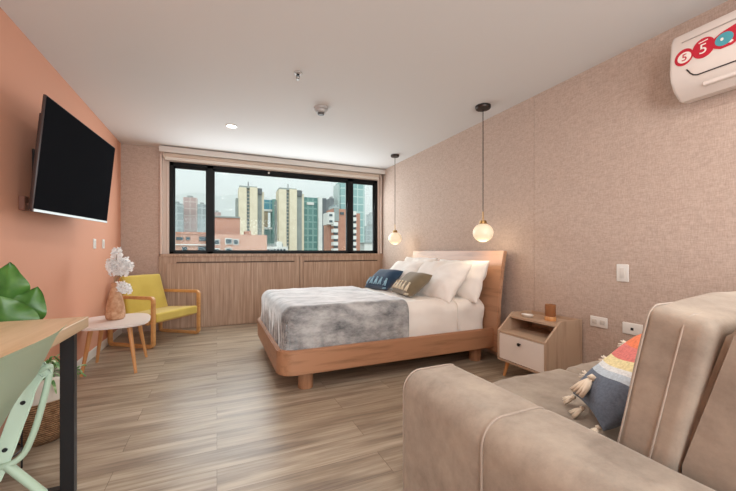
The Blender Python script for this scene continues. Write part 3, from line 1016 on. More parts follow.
# back frame, leaning
pr_ = [(0.41, 0.30), (0.41, 0.595), (0.328, 0.895), (0.30, 0.915), (0.13, 0.905), (0.11, 0.88), (0.12, 0.30)]
bm = bmesh.new(); prism(bm, pr_, 0.905, 2.33, 'x')
bm.normal_update()
bmesh.ops.bevel(bm, geom=bm.edges[:], offset=0.014, segments=3, affect='EDGES')
obj('back_frame', loc_bm(bm, SO), M_SOFA, sofa, smooth=40)
bm = bmesh.new(); addbx(bm, (0.9, -0.2, 0.07), (2.34, 0.13, 0.6), 0.02, 2); obj('rear_body', loc_bm(bm, SO), M_SOFA, sofa, smooth=40)
# back cushions: box cushions with seams
lean = math.atan2(0.066, 0.334)
for (x0, x1) in ((0.893, 1.61), (1.618, 2.335)):
    Lx = x1 - x0; Hc_ = 0.462; Tc = 0.122
    R_ = frame_mat((1, 0, 0), (0, -sin(lean), cos(lean)))   # local y up the cushion, local z towards ... back
    cz = 0.455 + Hc_ / 2 * cos(lean) + 0.005
    cy = 0.523 + 0.028 - Tc / 2 - sin(lean) * Hc_ / 2
    bm = soft_box(-Lx / 2, Lx / 2, -Hc_ / 2, Hc_ / 2, -Tc / 2, Tc / 2, 0.022, 34, 0.006, 5, x0)
    for v in bm.verts:
        k = (1 - (v.co.x / (Lx / 2)) ** 4) * (1 - (v.co.y / (Hc_ / 2)) ** 4)
        v.co.z *= 1 + 0.35 * max(0, k) * 0.5
        if v.co.y > 0.2: v.co.y += 0.02 * (1 - (v.co.x / (Lx / 2)) ** 2) + 0.006 * noise.noise(Vector((v.co.x * 9, 0, 3)))
    cpos = Vector(((x0 + x1) / 2, cy, cz)) - Vector(SO)
    cu = obj('back_cushion', bm, M_SOFA, sofa, cpos, 180, R_.to_euler())
    for zf, side_in in ((Tc / 2 - 0.012, 0.004), (-Tc / 2 + 0.045, 0.0005)):
        rr_ = rounded_rect(-Lx / 2 - .001, Lx / 2 + .001, -Hc_ / 2 - .001, Hc_ / 2 + .001, 0.03, 6)
        for sgn in ((1,) if True else ()):
            bm = bmesh.new(); tube(bm, [(a, b + (0.02 * (1 - (a / (Lx / 2)) ** 2) if b > .2 else 0), -zf) for a, b in rr_], 0.0022, 6, closed=True)
            obj('piping', bm, M_PIPE, cu, smooth=180)
for (x, y) in ((0.72, 1.02), (2.5, 1.02), (0.72, -0.2), (2.5, -0.2)):
    bm = bmesh.new(); lathe(bm, [(0, 0), (0.022, 0), (0.028, 0.072), (0, 0.072)], 16, (x, y, 0)); obj('leg', loc_bm(bm, SO), M_BLACK, sofa, smooth=40)

# rainbow cushion lying against the sofa back
MR = Mat('rainbow_weave', '#4B5B6C', 0.95)
tcn = MR.node('ShaderNodeTexCoord')
sub_ = MR.node('ShaderNodeVectorMath', operation='DISTANCE'); sub_.inputs[1].default_value = (0.25, 0.04, 0)
sepm = MR.node('ShaderNodeVectorMath', operation='MULTIPLY'); sepm.inputs[1].default_value = (1, 1, 0)
MR.l.new(tcn.outputs['Object'], sepm.inputs[0]); MR.l.new(sepm.outputs[0], sub_.inputs[0])
dv = MR.node('ShaderNodeMath', operation='MULTIPLY'); dv.inputs[1].default_value = 2.0
MR.l.new(sub_.outputs['Value'], dv.inputs[0])
rb = MR.node('ShaderNodeValToRGB'); rb.color_ramp.interpolation = 'CONSTANT'
stops = [(0.0, '#E8825A'), (0.34, '#DE7F78'), (0.46, '#EBDCA8'), (0.53, '#E3E5E4'), (0.57, '#BFCCD6'), (0.62, '#66707F')]
while len(rb.color_ramp.elements) < len(stops): rb.color_ramp.elements.new(0.5)
for i, (p, c) in enumerate(stops): rb.color_ramp.elements[i].position = p; rb.color_ramp.elements[i].color = S(c)
MR.l.new(dv.outputs[0], rb.inputs['Fac'])
vv = MR.coords(); nzf = MR.noise(vv, 120, 3)
MR.color(MR.mix(rb.outputs['Color'], MR.ramp(nzf, [(0.3, '#E4E4E4'), (0.6, '#FFFFFF')]), 1.0)); MR.bump(nzf, 0.4, 0.003)
TPC = (1.245, 0.685, 0.632)
Rt = frame_mat((0.55, -0.45, 0.7), (0.6, 0.75, 0.1))
tp = empty('scatter_cushion', TPC, 'rainbow striped cushion with cream tassels on the sofa seat', 'cushion', None, Rt.to_euler())
obj('cover', pillow_bm(0.35, 0.25, 0.12, 0.07, 34, 0.006, 2.2), MR.m, tp, smooth=180)
M_CREAMY = fabric('cream_tassel_yarn', '#E9DCC8', '#DCCDB8', 80, 0.95, 0.3)
RtI = Rt.inverted()
dn = RtI @ Vector((0.05, -0.1, -1)); dn.z = 0.0; dn.normalize()
tassel(tp, (-0.075, 0.01, 0.066), dn, 0.085, M_CREAMY, 0.007, 11, 0.8)
tassel(tp, (-0.175, 0.02, 0.0), (-1, 0, 0.1), 0.05, M_CREAMY, 0.005, 8, 0.8)
tassel(tp, (-0.175, 0.10, 0.0), (-1, 0.3, 0.1), 0.045, M_CREAMY, 0.005, 8, 0.8)
tassel(tp, (-0.175, -0.1, 0.0), (-1, -0.3, 0.1), 0.045, M_CREAMY, 0.005, 8, 0.8)
for u in (-0.09, 0.0, 0.09):
    tassel(tp, (u, 0.145, 0.0), (-0.3, 1, 0.2), 0.035, M_CREAMY, 0.004, 6, 0.9)

# ------------------------------------------------------------ desk
DO = (-0.83, 1.0, 0)
desk = empty('desk', DO, 'wood-topped desk with black metal frame legs beside the orange wall', 'desk')
MT = wood('desk_top_wood', '#CFB597', '#B49875', 'y', 0.4, 1.0, 16, '#C6AA8A')
bm = bx((LX + .016, -0.2, 0.705), (-0.537, 1.95, 0.752), 0.003, 2)
obj('tabletop', loc_bm(bm, DO), MT, desk)
for y in (1.878, -0.12):
    bm = bmesh.new()
    addbx(bm, (-0.612, y - .018, 0.0), (-0.563, y + .018, 0.704), 0.002, 1)
    addbx(bm, (-1.11, y - .025, 0.0), (-1.05, y + .025, 0.704), 0.002, 1)
    addbx(bm, (-1.06, y - .018, 0.0), (-0.605, y + .018, 0.035), 0.002, 1)
    addbx(bm, (-1.06, y - .018, 0.672), (-0.605, y + .018, 0.704), 0.002, 1)
    obj('leg_frame', loc_bm(bm, DO), M_BLACK, desk)

# ------------------------------------------------------------ mint metal chair tucked at the desk
M_MINT = plain('mint_paint', '#C0D5C2', 0.42)
M_MINT2 = plain('mint_tube', '#A9BEA9', 0.38)
CO = (-0.6, 1.1, 0)
ch = empty('metal_chair', CO, 'mint green metal chair tucked in at the wooden desk', 'chair')
yc, hw = 1.10, 0.23
# curved sheet backrest
bm = bmesh.new(); nu, nv = 28, 12; G = {}
for i in range(nu + 1):
    u = -1 + 2 * i / nu
    for j in range(nv + 1):
        t = j / nv
        y = yc + 0.245 * u * (1 - 0.12 * (1 - t))
        ztop = 0.835 - 0.012 * abs(u) ** 3
        zbot = 0.565 + 0.11 * abs(u) ** 3
        z = zbot + (ztop - zbot) * t
        bow = 0.035 * (1 - u * u)
        tab = [(0.45, -0.60), (0.55, -0.560), (0.61, -0.536), (0.66, -0.511), (0.70, -0.482), (0.82, -0.437), (0.9, -0.41)]
        for (za, xa_), (zb_, xb_) in zip(tab, tab[1:]):
            if za <= z <= zb_: x = xa_ + (xb_ - xa_) * (z - za) / (zb_ - za) + bow
        x += 0.012 * max(0, (t - .85) / .15) ** 2
        G[i, j] = bm.verts.new((x, y, z))
for i in range(nu):
    for j in range(nv):
        bm.faces.new((G[i, j], G[i + 1, j], G[i + 1, j + 1], G[i, j + 1]))
r_ = bmesh.ops.solidify(bm, geom=bm.faces[:], thickness=0.006)
obj('backrest', loc_bm(bm, CO), M_MINT, ch, smooth=50)
# seat pan
bm = bmesh.new()
prism(bm, rounded_rect(-0.93, -0.545, yc - 0.2, yc + 0.2, 0.06, 6), 0.445, 0.46, 'z')
bm.normal_update()
bmesh.ops.bevel(bm, geom=[e for e in bm.edges if len(e.link_faces) == 2 and e.calc_face_angle(0) > 1], offset=0.006, segments=2, affect='EDGES')
obj('seat', loc_bm(bm, CO), M_MINT, ch, smooth=40)
for s in (1, -1):
    y = yc + s * 0.215
    # flat stamped back support with bolts
    path = smooth_path([(-0.58, y - s * .01, 0.40), (-0.555, y, 0.475), (-0.533, y, 0.55), (-0.516, y, 0.605), (-0.505, y, 0.65), (-0.484, y, 0.688), (-0.458, y, 0.704)], 5)
    bm = bmesh.new(); sect = []
    for i, p in enumerate(path):
        t = (path[min(i + 1, len(path) - 1)] - path[max(i - 1, 0)]).normalized()
        nrm = Vector((-t.z, 0, t.x))
        wd = 0.021
        sect.append([bm.verts.new(p + nrm * wd + Vector((0, .004 * s, 0))), bm.verts.new(p - nrm * wd + Vector((0, .004 * s, 0))), bm.verts.new(p - nrm * wd - Vector((0, .004 * s, 0))), bm.verts.new(p + nrm * wd - Vector((0, .004 * s, 0)))])
    for A, B in zip(sect, sect[1:]):
        for k in range(4): bm.faces.new((A[k], A[(k + 1) % 4], B[(k + 1) % 4], B[k]))
    bm.faces.new(sect[0]); bm.faces.new(sect[-1][::-1])
    bmesh.ops.bevel(bm, geom=bm.edges[:], offset=0.003, segments=2, affect='EDGES')
    sup = obj('back_support', loc_bm(bm, CO), M_MINT, ch, smooth=50)
    for (bx_, bz_) in ((-0.514, 0.61), (-0.553, 0.482)):
        bm = bmesh.new(); tube(bm, [(bx_, y - .007, bz_), (bx_, y + .007, bz_)], 0.006, 12); obj('bolt', loc_bm(bm, CO), M_BLACK, sup, smooth=50)
    # rear tube: hairpin at the top, down the back, bending under the seat
    bm = bmesh.new()
    tube(bm, smooth_path([(-0.478, y, 0.695), (-0.460, y, 0.706), (-0.457, y + s * .006, 0.695), (-0.465, y + s * .006, 0.64), (-0.480, y + s * .006, 0.57), (-0.495, y + s * .004, 0.51), (-0.52, y, 0.452), (-0.57, y - s * .01, 0.437), (-0.72, y - s * .015, 0.436), (-0.88, y - s * .015, 0.436)], 6), 0.0085, 12)
    obj('frame_tube', loc_bm(bm, CO), M_MINT2, ch, smooth=180)
    bm = bmesh.new(); tube(bm, [(-0.55, y - s * .005, 0.44), (-0.475, y + s * .008, 0.33), (-0.40, y + s * .02, 0.006)], [0.012, 0.012, 0.011], 12)
    obj('leg', loc_bm(bm, CO), M_MINT2, ch, smooth=60)
    bm = bmesh.new(); tube(bm, [(-0.86, y - s * .015, 0.44), (-0.90, y, 0.006)], [0.012, 0.011], 12)
    obj('leg', loc_bm(bm, CO), M_MINT2, ch, smooth=60)

# ------------------------------------------------------------ plants by the desk


def leaf_bm(L, Wd, bend=0.3, fold=0.25, nu=18, nv=8, wave=0.01, tip=1.0, seed=0):
    """leaf growing along +y from the origin, z up, midrib folded"""
    bm = bmesh.new(); G = {}
    for i in range(nu + 1):
        t = i / nu
        wdt = Wd / 2 * (sin(pi * min(1, t * 1.0) ** 0.8) ** 0.75) * (1 - 0.15 * t)
        if i in (0, nu): wdt = 0.001
        for j in range(-nv, nv + 1):
            s = j / nv
            x = s * wdt
            z = -bend * L * t * t + fold * abs(x) + wave * sin(t * 14 + seed) * s * s
            G[i, j] = bm.verts.new((x, L * t, z))
    for i in range(nu):
        for j in range(-nv, nv):
            bm.faces.new((G[i, j], G[i + 1, j], G[i + 1, j + 1], G[i, j + 1]))
    return bm


ML = Mat('glossy_leaf', '#3E7A32', 0.32)
v = ML.coords((3, 3, 3)); f = ML.noise(v, 3, 3)
ML.color(ML.ramp(f, [(0.35, '#2F5C24'), (0.65, '#527F38')])); ML = ML.m
M_STEM = plain('green_stem', '#5E8440', 0.5)
PO = (-0.985, 2.15, 0)
pl = empty('potted_plant', PO, 'potted plant with big broad green leaves rising behind the desk', 'plant')
bm = bmesh.new(); lathe(bm, [(0, 0.03), (0.085, 0.03), (0.118, 0.30), (0.122, 0.31), (0.112, 0.31), (0.108, 0.27), (0, 0.27)], 36)
obj('pot', bm, plain('terracotta_pink_pot', '#B88C78', 0.7), pl, smooth=40)
bm = bmesh.new()
for a in (20, 110, 200, 290):
    ax, ay = 0.128 * cos(radians(a)), 0.128 * sin(radians(a))
    tube(bm, [(ax, ay, 0), (ax, ay, 0.2)], 0.004, 6)
tube(bm, [(0.128 * cos(2 * pi * k / 24), 0.128 * sin(2 * pi * k / 24), 0.10) for k in range(24)], 0.004, 6, closed=True)
obj('pot_stand', bm, M_BLACK, pl, smooth=60)
# leaf: base point (world), direction, face hint, length, width
leaves = [
    ((-0.90, 2.12, 0.76), (0.10, 0.02, 1.0), (0.75, -0.65, 0.1), 0.24, 0.17, 0.05),
    ((-0.865, 2.13, 0.68), (0.36, 0.05, 0.9), (0.6, -0.75, 0.3), 0.215, 0.16, 0.05),
    ((-0.97, 2.08, 0.68), (-0.22, -0.1, 1.0), (0.6, -0.75, 0.2), 0.28, 0.24, 0.1),
    ((-0.86, 2.05, 0.66), (0.0, -0.15, 0.95), (0.55, -0.8, 0.2), 0.19, 0.23, 0.15),
    ((-0.99, 2.22, 0.70), (-0.1, 0.3, 1.0), (0.8, -0.5, 0.3), 0.2, 0.15, 0.3),
    ((-0.93, 2.06, 0.62), (0.15, -0.15, 0.75), (0.5, -0.6, 0.6), 0.16, 0.15, 0.2),
]
for k, (b, d, hnt, L_, W_, bd) in enumerate(leaves):
    D = Vector(d).normalized(); Nn = Vector(hnt); Nn = (Nn - D * Nn.dot(D)).normalized(); Xx = D.cross(Nn)
    Rm = Matrix((Xx, D, Nn)).transposed()
    base = Vector(b) - Vector(PO)
    lf = obj('leaf', leaf_bm(L_, W_, bd, 0.22, seed=k), ML, pl, base, 180, Rm.to_euler())
    bm = bmesh.new(); tube(bm, smooth_path([(base.x * .2, base.y * .2, 0.27), (base.x * .7, base.y * .7, 0.45), tuple(base)]), 0.006, 8)
    obj('stem', bm, M_STEM, pl, smooth=180)

# basket with a spidery plant
BO = (-0.90, 2.50, 0)
MB_ = Mat('wicker', '#B08A64', 0.85)
v = MB_.coords((1, 1, 1))
wv = MB_.node('ShaderNodeTexWave', Scale=28.0, Distortion=2.5, Detail=2.0); wv.bands_direction = 'Z'
MB_.l.new(v, wv.inputs['Vector']); nzb = MB_.noise(v, 40, 3)
MB_.color(MB_.mix(MB_.ramp(wv.outputs['Fac'], [(0.2, '#8A6444'), (0.7, '#BE966E')]), MB_.ramp(nzb, [(0.3, '#B8B0A8'), (0.7, '#FFFFFF')]), 1.0))
MB_.bump(wv.outputs['Fac'], 0.8, 0.01); MB_ = MB_.m
bk = empty('plant_basket', BO, 'round wicker basket with white liner holding a plant, on floor behind desk leg', 'basket')
bm = bmesh.new(); lathe(bm, [(0, 0), (0.12, 0), (0.155, 0.04), (0.175, 0.12), (0.172, 0.2), (0.155, 0.245), (0.145, 0.245), (0.16, 0.2), (0.16, 0.12), (0.14, 0.05), (0, 0.02)], 40)
for v in bm.verts: v.co.x *= 0.8; v.co.y *= 0.8
obj('wicker_body', bm, MB_, bk, smooth=60)
bm = bmesh.new(); lathe(bm, [(0.160, 0.232), (0.165, 0.25), (0.155, 0.335), (0.15, 0.355), (0.142, 0.35), (0.148, 0.25), (0.14, 0.22), (0, 0.21)], 40)
for v in bm.verts: v.co.x *= 0.8; v.co.y *= 0.8; v.co.z += 0.008 * sin(math.atan2(v.co.y, v.co.x) * 5) * (1 if v.co.z > .3 else 0)
obj('liner', bm, fabric('white_liner', '#E4DDD2', '#D8D0C4', 80), bk, smooth=180)
sp = empty('spider_plant', (BO[0], BO[1], 0.225), 'spidery plant with narrow striped green leaves growing in the wicker basket', 'plant')
MS = Mat('striped_leaf', '#6E9A5A', 0.5)
tco = MS.node('ShaderNodeTexCoord'); sx_ = MS.node('ShaderNodeSeparateXYZ'); MS.l.new(tco.outputs['Object'], sx_.inputs[0])
nz2 = MS.noise(MS.coords((1, 1, 1)), 30, 2)
MS.color(MS.ramp(nz2, [(0.4, '#4F7F45'), (0.55, '#7FA868'), (0.68, '#D6DFC2')])); MS = MS.m
rr2 = random.Random(3)
for k in range(26):
    a = 2 * pi * k / 26 + rr2.uniform(-.1, .1)
    reach = rr2.uniform(0.07, 0.14); hgt = rr2.uniform(0.13, 0.22)
    bm = bmesh.new()
    pts = smooth_path([(0.02 * cos(a), 0.02 * sin(a), -0.01), (reach * .45 * cos(a), reach * .45 * sin(a), hgt), (reach * cos(a), reach * sin(a), hgt * .78), (reach * 1.25 * cos(a), reach * 1.25 * sin(a), hgt * .42)], 5)
    if cos(a) * reach * 1.25 + BO[0] < LX + 0.03:
        pts = [Vector((max(p.x, LX + .03 - BO[0]), p.y, p.z)) for p in pts]
    tt = Vector((-sin(a), cos(a), 0)); prev = None; N_ = len(pts)
    for i, p in enumerate(pts):
        wd = 0.008 * sin(pi * (0.08 + 0.92 * i / N_)) + 0.0008
        cur = (bm.verts.new(p - tt * wd + Vector((0, 0, .002))), bm.verts.new(p), bm.verts.new(p + tt * wd + Vector((0, 0, .002))))
        if prev: bm.faces.new((prev[0], prev[1], cur[1], cur[0])); bm.faces.new((prev[1], prev[2], cur[2], cur[1]))
        prev = cur
    obj('leaf', bm, MS, sp, smooth=180)
# long runner that hangs out past the desk leg
bm = bmesh.new()
tube(bm, smooth_path([(0.02, 0.01, 0.0), (0.03, 0.10, 0.2), (0.05, 0.24, 0.15), (0.06, 0.31, 0.06), (0.06, 0.33, 0.02)]), 0.003, 6)
for (p, q) in (((0.06, 0.31, 0.06), (0.11, 0.33, 0.07)), ((0.06, 0.31, 0.06), (0.04, 0.37, 0.05)), ((0.06, 0.33, 0.02), (0.11, 0.32, 0.0)), ((0.06, 0.33, 0.02), (0.02, 0.37, 0.01)), ((0.06, 0.31, 0.05), (0.10, 0.28, 0.04))):
    tube(bm, smooth_path([p, ((p[0] + q[0]) / 2, (p[1] + q[1]) / 2, (p[2] + q[2]) / 2 + .012), q]), [0.005] * 12 + [0.002], 6)
obj('runner', bm, MS, sp, smooth=180)

# ------------------------------------------------------------ side table, vase
TO = (-0.842, 3.765, 0)
tb = empty('side_table', TO, 'small white-topped side table on splayed wooden legs by the orange wall', 'side table')


def superell(a, b, n_, k=64, rot=0):
    pts = []
    for i in range(k):
        t = 2 * pi * i / k
        x = a * math.copysign(abs(cos(t)) ** (2 / n_), cos(t)); y = b * math.copysign(abs(sin(t)) ** (2 / n_), sin(t))
        pts.append((x * cos(rot) - y * sin(rot), x * sin(rot) + y * cos(rot)))
    return pts


bm = bmesh.new(); prism(bm, superell(0.268, 0.33, 3.2, 72, 0.12), 0.408, 0.432, 'z')
bm.normal_update()
bmesh.ops.bevel(bm, geom=[e for e in bm.edges if len(e.link_faces) == 2 and e.calc_face_angle(0) > 1], offset=0.006, segments=2, affect='EDGES')
obj('tabletop', bm, plain('white_laminate', '#E3D9D2', 0.4), tb, smooth=40)
for sx in (-1, 1):
    for sy in (-1, 1):
        top = Vector((sx * 0.14, sy * 0.18, 0.408)); ft = Vector((sx * 0.2, sy * 0.245, 0.0))
        if sx < 0 and sy < 0: ft.y += 0.08; top.y += 0.05
        bm = bmesh.new(); tube(bm, [ft, ft.lerp(top, .6), top], [0.0115, 0.017, 0.02], 16)
        obj('leg', bm, M_BEECH, tb, smooth=60)
VO = (-0.85, 3.80, 0.4325)
MV = Mat('terracotta_vase', '#B98766', 0.75)
v = MV.coords(); wv = MV.node('ShaderNodeTexVoronoi', Scale=70.0); MV.l.new(v, wv.inputs['Vector'])
nz_ = MV.noise(v, 25, 4); MV.color(MV.ramp(nz_, [(0.35, '#B5835F'), (0.65, '#D4AC8C')])); MV.bump(wv.outputs['Distance'], 0.6, 0.006); MV = MV.m
vs_ = empty('vase', VO, 'tall tapering tan vase standing on the white side table', 'vase')
bm = bmesh.new(); lathe(bm, [(0, 0), (0.06, 0), (0.073, 0.015), (0.077, 0.05), (0.07, 0.12), (0.053, 0.2), (0.036, 0.27), (0.03, 0.315), (0.034, 0.335), (0.028, 0.337), (0.024, 0.31), (0.03, 0.25), (0.05, 0.1), (0, 0.02)], 40)
obj('body', bm, MV, vs_, smooth=60)
MF = fabric('dried_white_blossom', '#FFFFFF', '#F6EFEA', 120, 0.9, 0.3)
fl = empty('flower_spray', (VO[0], VO[1], VO[2] + 0.33), 'bunch of white dried blossoms standing in the tan vase', 'flowers')
rr3 = random.Random(11)
specs = [((-0.008, 0.0), (-0.042, -0.01, 0.20), 0.015, 0.0), ((0.0, 0.0), (0.012, 0.0, 0.31), 0.026, 0.08), ((0.008, 0.0), (0.10, -0.01, 0.18), 0.04, 0.0), ((0.004, 0.006), (0.06, 0.0, 0.22), 0.045, 0.03), ((0.008, -0.008), (0.095, -0.03, -0.09), 0.036, 0.0)]
# view-right at the vase is mostly +x
for (s0, tipv, rad, zst) in specs:
    path = smooth_path([(s0[0], s0[1], -0.25), (s0[0], s0[1], 0.01), (tipv[0] * .45, tipv[1] * .5, max(0.06, tipv[2] * .5)), tipv], 6)
    bm = bmesh.new(); tube(bm, path, 0.002, 6); obj('stem', bm, plain('dry_stem', '#8A7850', 0.7), fl, smooth=180)
    bm = bmesh.new()
    for i in range(190):
        t = rr3.random() ** .8
        p = Vector((tipv[0] * .45, tipv[1] * .5, max(zst, tipv[2] * .35))).lerp(Vector(tipv), t)
        rr_ = rad * (0.55 + 0.45 * sin(pi * min(1, t * 1.05)))
        a = rr3.uniform(0, 2 * pi); q = rr3.random() ** .5
        c0 = p + Vector((cos(a) * rr_ * q, sin(a) * rr_ * q, rr3.uniform(-.012, .012)))
        dirv = Vector((cos(a) * .8, sin(a) * .8, rr3.uniform(-.2, .8))).normalized()
        sd = dirv.cross(Vector((rr3.uniform(-1, 1), rr3.uniform(-1, 1), rr3.uniform(-1, 1)))).normalized()
        Lp = rr3.uniform(0.022, 0.036); wp = Lp * .5
        vA = bm.verts.new(c0); vB = bm.verts.new(c0 + dirv * Lp * .55 + sd * wp); vC = bm.verts.new(c0 + dirv * Lp); vD = bm.verts.new(c0 + dirv * Lp * .55 - sd * wp)
        up_ = dirv.cross(sd) * wp * .5; vE = bm.verts.new(c0 + dirv * Lp * .5 + up_)
        for tri in ((vA, vB, vE), (vB, vC, vE), (vC, vD, vE), (vD, vA, vE)): bm.faces.new(tri)
    obj('blossom', bm, MF, fl)

# ------------------------------------------------------------ yellow armchair; local: +y forward, x to its left/right
A0 = Vector((-0.63, 4.33, 0)); A1 = Vector((-0.215, 4.885, 0))
xdir = (A1 - A0).normalized(); fdir = Vector((xdir.y, -xdir.x, 0))
mid = (A0 + A1) / 2
depth = 0.58
AO = mid - fdir * depth / 2
hwid = (A1 - A0).length / 2
yaw = math.atan2(xdir.y, xdir.x)   # local x -> xdir ; local y -> left of x = -fdir ... so forward is -y
arm = empty('armchair', AO, 'yellow armchair with looped wooden arms in the corner below the window', 'armchair', None, (0, 0, yaw))
M_YEL = fabric('mustard_fabric', '#CFB655', '#C4A94A', 90, 0.9, 0.2, 5, sheen=0.25)


def loop_bar(bm, pts, tx, ty):
    """rectangular bar along a path in the YZ plane"""
    rings = []
    N_ = len(pts)
    for i in range(N_):
        p = Vector(pts[i]); t = (Vector(pts[(i + 1) % N_]) - Vector(pts[i - 1])).normalized()
        nrm = Vector((0, -t.z, t.y))
        rings.append([bm.verts.new(p + nrm * ty / 2 * a + Vector((tx / 2 * b, 0, 0))) for a, b in ((1, 1), (1, -1), (-1, -1), (-1, 1))])
    for i in range(N_):
        A = rings[i]; B = rings[(i + 1) % N_]
        for k in range(4): bm.faces.new((A[k], A[(k + 1) % 4], B[(k + 1) % 4], B[k]))


for s in (-1, 1):
    rp = rounded_rect(-depth / 2, depth / 2, 0.018, 0.545, 0.035, 6)
    bm = bmesh.new(); loop_bar(bm, [(s * (hwid - 0.0), a, b) for a, b in rp], 0.045, 0.034)
    bm.normal_update()
    bmesh.ops.bevel(bm, geom=[e for e in bm.edges if e.calc_face_angle(0) > 1.2], offset=0.006, segments=2, affect='EDGES')
    obj('arm_loop', bm, M_BEECHX, arm, smooth=40)
bm = bmesh.new()
addbx(bm, (-hwid, -0.22, 0.245), (hwid, -0.18, 0.275), 0.004, 1)
addbx(bm, (-hwid, 0.14, 0.235), (hwid, 0.18, 0.265), 0.004, 1)
obj('cross_rail', bm, M_BEECHX, arm)
bm = soft_box(-hwid + .03, hwid - .03, -depth / 2 - .015, depth / 2 - .10, 0.27, 0.372, 0.022, 20, 0.003, 6, 0, 0.008)
for v in bm.verts: v.co.z -= 0.06 * (v.co.y + .3)
obj('seat', bm, M_YEL, arm, smooth=180)
lb = radians(14)
Rb = Matrix.Rotation(-lb, 3, 'X')
bm = soft_box(-hwid + .035, hwid - .035, -0.035, 0.035, 0.0, 0.46, 0.028, 20, 0.003, 6, 3)
for v in bm.verts:
    tt = v.co.z / 0.46
    v.co.x *= 0.96 - 0.10 * tt
    v.co.y -= 0.02 * (1 - (v.co.x / hwid) ** 2)
obj('backrest', bm, M_YEL, arm, (0.02, depth / 2 - 0.125, 0.315), 180, (-lb, 0, 0))

# ------------------------------------------------------------ the city outside
def at(px, py, Y):
    """world point at distance Y in front of the window wall's direction, seen at a pixel of the photograph"""
    t = (px - 368) / F_PX
    dx = t * cos(YAW) + sin(YAW); dy = -t * sin(YAW) + cos(YAW); dz = (HOR - py) / F_PX
    s = Y / dy
    return dx * s, EYE + dz * s


GZ = -34.0
g = obj('city_ground', bx((-400, 12, GZ - 1), (900, 900, GZ)), paint('asphalt_ground', '#8C8F88'))
g['kind'] = 'structure'


def facade(name, c, c2=None, scale=0.6):
    M = Mat(name, c, 0.85); f = M.noise(M.coords(), scale, 3)
    M.color(M.ramp(f, [(0.3, c2 or c), (0.7, c)])); return M.m


def glazed(name, c1, c2, line, bw=2.2, rh=3.2, rough=0.25):
    """curtain wall: floors and mullions as a pattern"""
    M = Mat(name, c1, rough)
    tc_ = M.node('ShaderNodeTexCoord'); sp_ = M.node('ShaderNodeSeparateXYZ'); cb = M.node('ShaderNodeCombineXYZ')
    ad = M.node('ShaderNodeMath', operation='ADD')
    M.l.new(tc_.outputs['Object'], sp_.inputs[0]); M.l.new(sp_.outputs[0], ad.inputs[0]); M.l.new(sp_.outputs[1], ad.inputs[1])
    M.l.new(ad.outputs[0], cb.inputs[0]); M.l.new(sp_.outputs[2], cb.inputs[1])
    br = M.node('ShaderNodeTexBrick'); br.offset = 0.0
    for k, v_ in (('Scale', 1.0), ('Mortar Size', 0.22), ('Mortar Smooth', 0.0), ('Brick Width', bw), ('Row Height', rh)): br.inputs[k].default_value = v_
    br.inputs['Color1'].default_value = S(c1); br.inputs['Color2'].default_value = S(c2); br.inputs['Mortar'].default_value = S(line)
    M.l.new(cb.outputs[0], br.inputs['Vector']); M.color(br.outputs['Color'])
    return M.m


def block(parent, name, px0, px1, ytop, Y, depth, m, ybot=None, org=(0, 0)):
    x0, zt = at(px0, ytop, Y); x1, _ = at(px1, ytop, Y)
    zb = GZ if ybot is None else at(px0, ybot, Y)[1]
    bm = bx((x0 - org[0], Y - org[1], zb), (x1 - org[0], Y + depth - org[1], zt))
    return obj(name, bm, m, parent)


def building(name, px0, px1, Y, label, group=None):
    x = (at(px0, 252, Y)[0] + at(px1, 252, Y)[0]) / 2
    e = empty(name, (x, Y, GZ), label, 'building', group)
    return e


def bpart(e, name, px0, px1, ytop, Y, depth, m, ybot=None):
    x0, zt = at(px0, ytop, Y); x1, _ = at(px1, ytop, Y)
    zb = GZ if ybot is None else at(px0, ybot, Y)[1]
    ox, oy, oz = e.location
    if depth > 4: depth *= 0.38
    return obj(name, bx((x0 - ox, Y - oy, zb - oz), (x1 - ox, Y + depth - oy, zt - oz)), m, e)


M_BRICKR = facade('red_brick', '#C2917C', '#B38270')
M_BRICKL = facade('pale_brick', '#CFA592', '#C29684')
M_CREAMF = facade('cream_concrete', '#E8DDC6', '#DDD1B8')
M_GREYF = facade('grey_concrete', '#9EA5A2', '#8F9795')
M_DGREY = facade('dark_concrete', '#6E7478', '#62686C')
M_WHITEF = facade('white_render', '#E4E4E0', '#D8D9D6')
M_WIN = plain('building_glass', '#4C5A60', 0.2)
M_WINL = plain('pale_building_glass', '#8CA0A6', 0.25)
M_TEALG = glazed('teal_curtain_wall', '#4F7A78', '#628C88', '#7BA09A', 1.5, 2.0)
M_TOWERG = glazed('pale_teal_curtain_wall', '#7FA9A8', '#94BAB7', '#C2D6D2', 3.0, 3.6)
M_PINKT = glazed('pink_tower_wall', '#B98D86', '#C79C94', '#D9C2BA', 3.0, 3.6, 0.8)
M_GREYT = glazed('grey_tower_wall', '#8B9A9E', '#9AA9AC', '#BEC7C8', 3.2, 3.6, 0.8)

# near brick building filling the lower left of the view
b1 = building('brick_building', 160, 266, 48, 'low terracotta brick building filling the lower left of the window view')
bpart(b1, 'wall', 140, 207, 232, 48, 14, M_BRICKL)
bpart(b1, 'wall', 207.5, 267, 234, 47, 15, M_BRICKL)
bpart(b1, 'stair_block', 208, 240, 217, 56, 8, M_BRICKR)
bpart(b1, 'roof_edge', 208, 240, 215.5, 55.8, 8.4, M_GREYF, 217)
bpart(b1, 'roof_edge', 140, 207, 231, 47.8, 14, M_BRICKR, 233)
for (a, b, y0, y1) in ((214.5, 219, 240, 244), (226, 231.5, 239, 243.5), (214.5, 219, 249, 253.5), (226, 231.5, 248.5, 253), (234, 238, 240, 244)):
    w_ = bpart(b1, 'window', a - .9, b + .9, y0 - .9, 46.8, .3, M_WHITEF, y1 + .9); bpart(b1, 'window_opening', a, b, y0, 46.6, .3, M_WIN, y1)
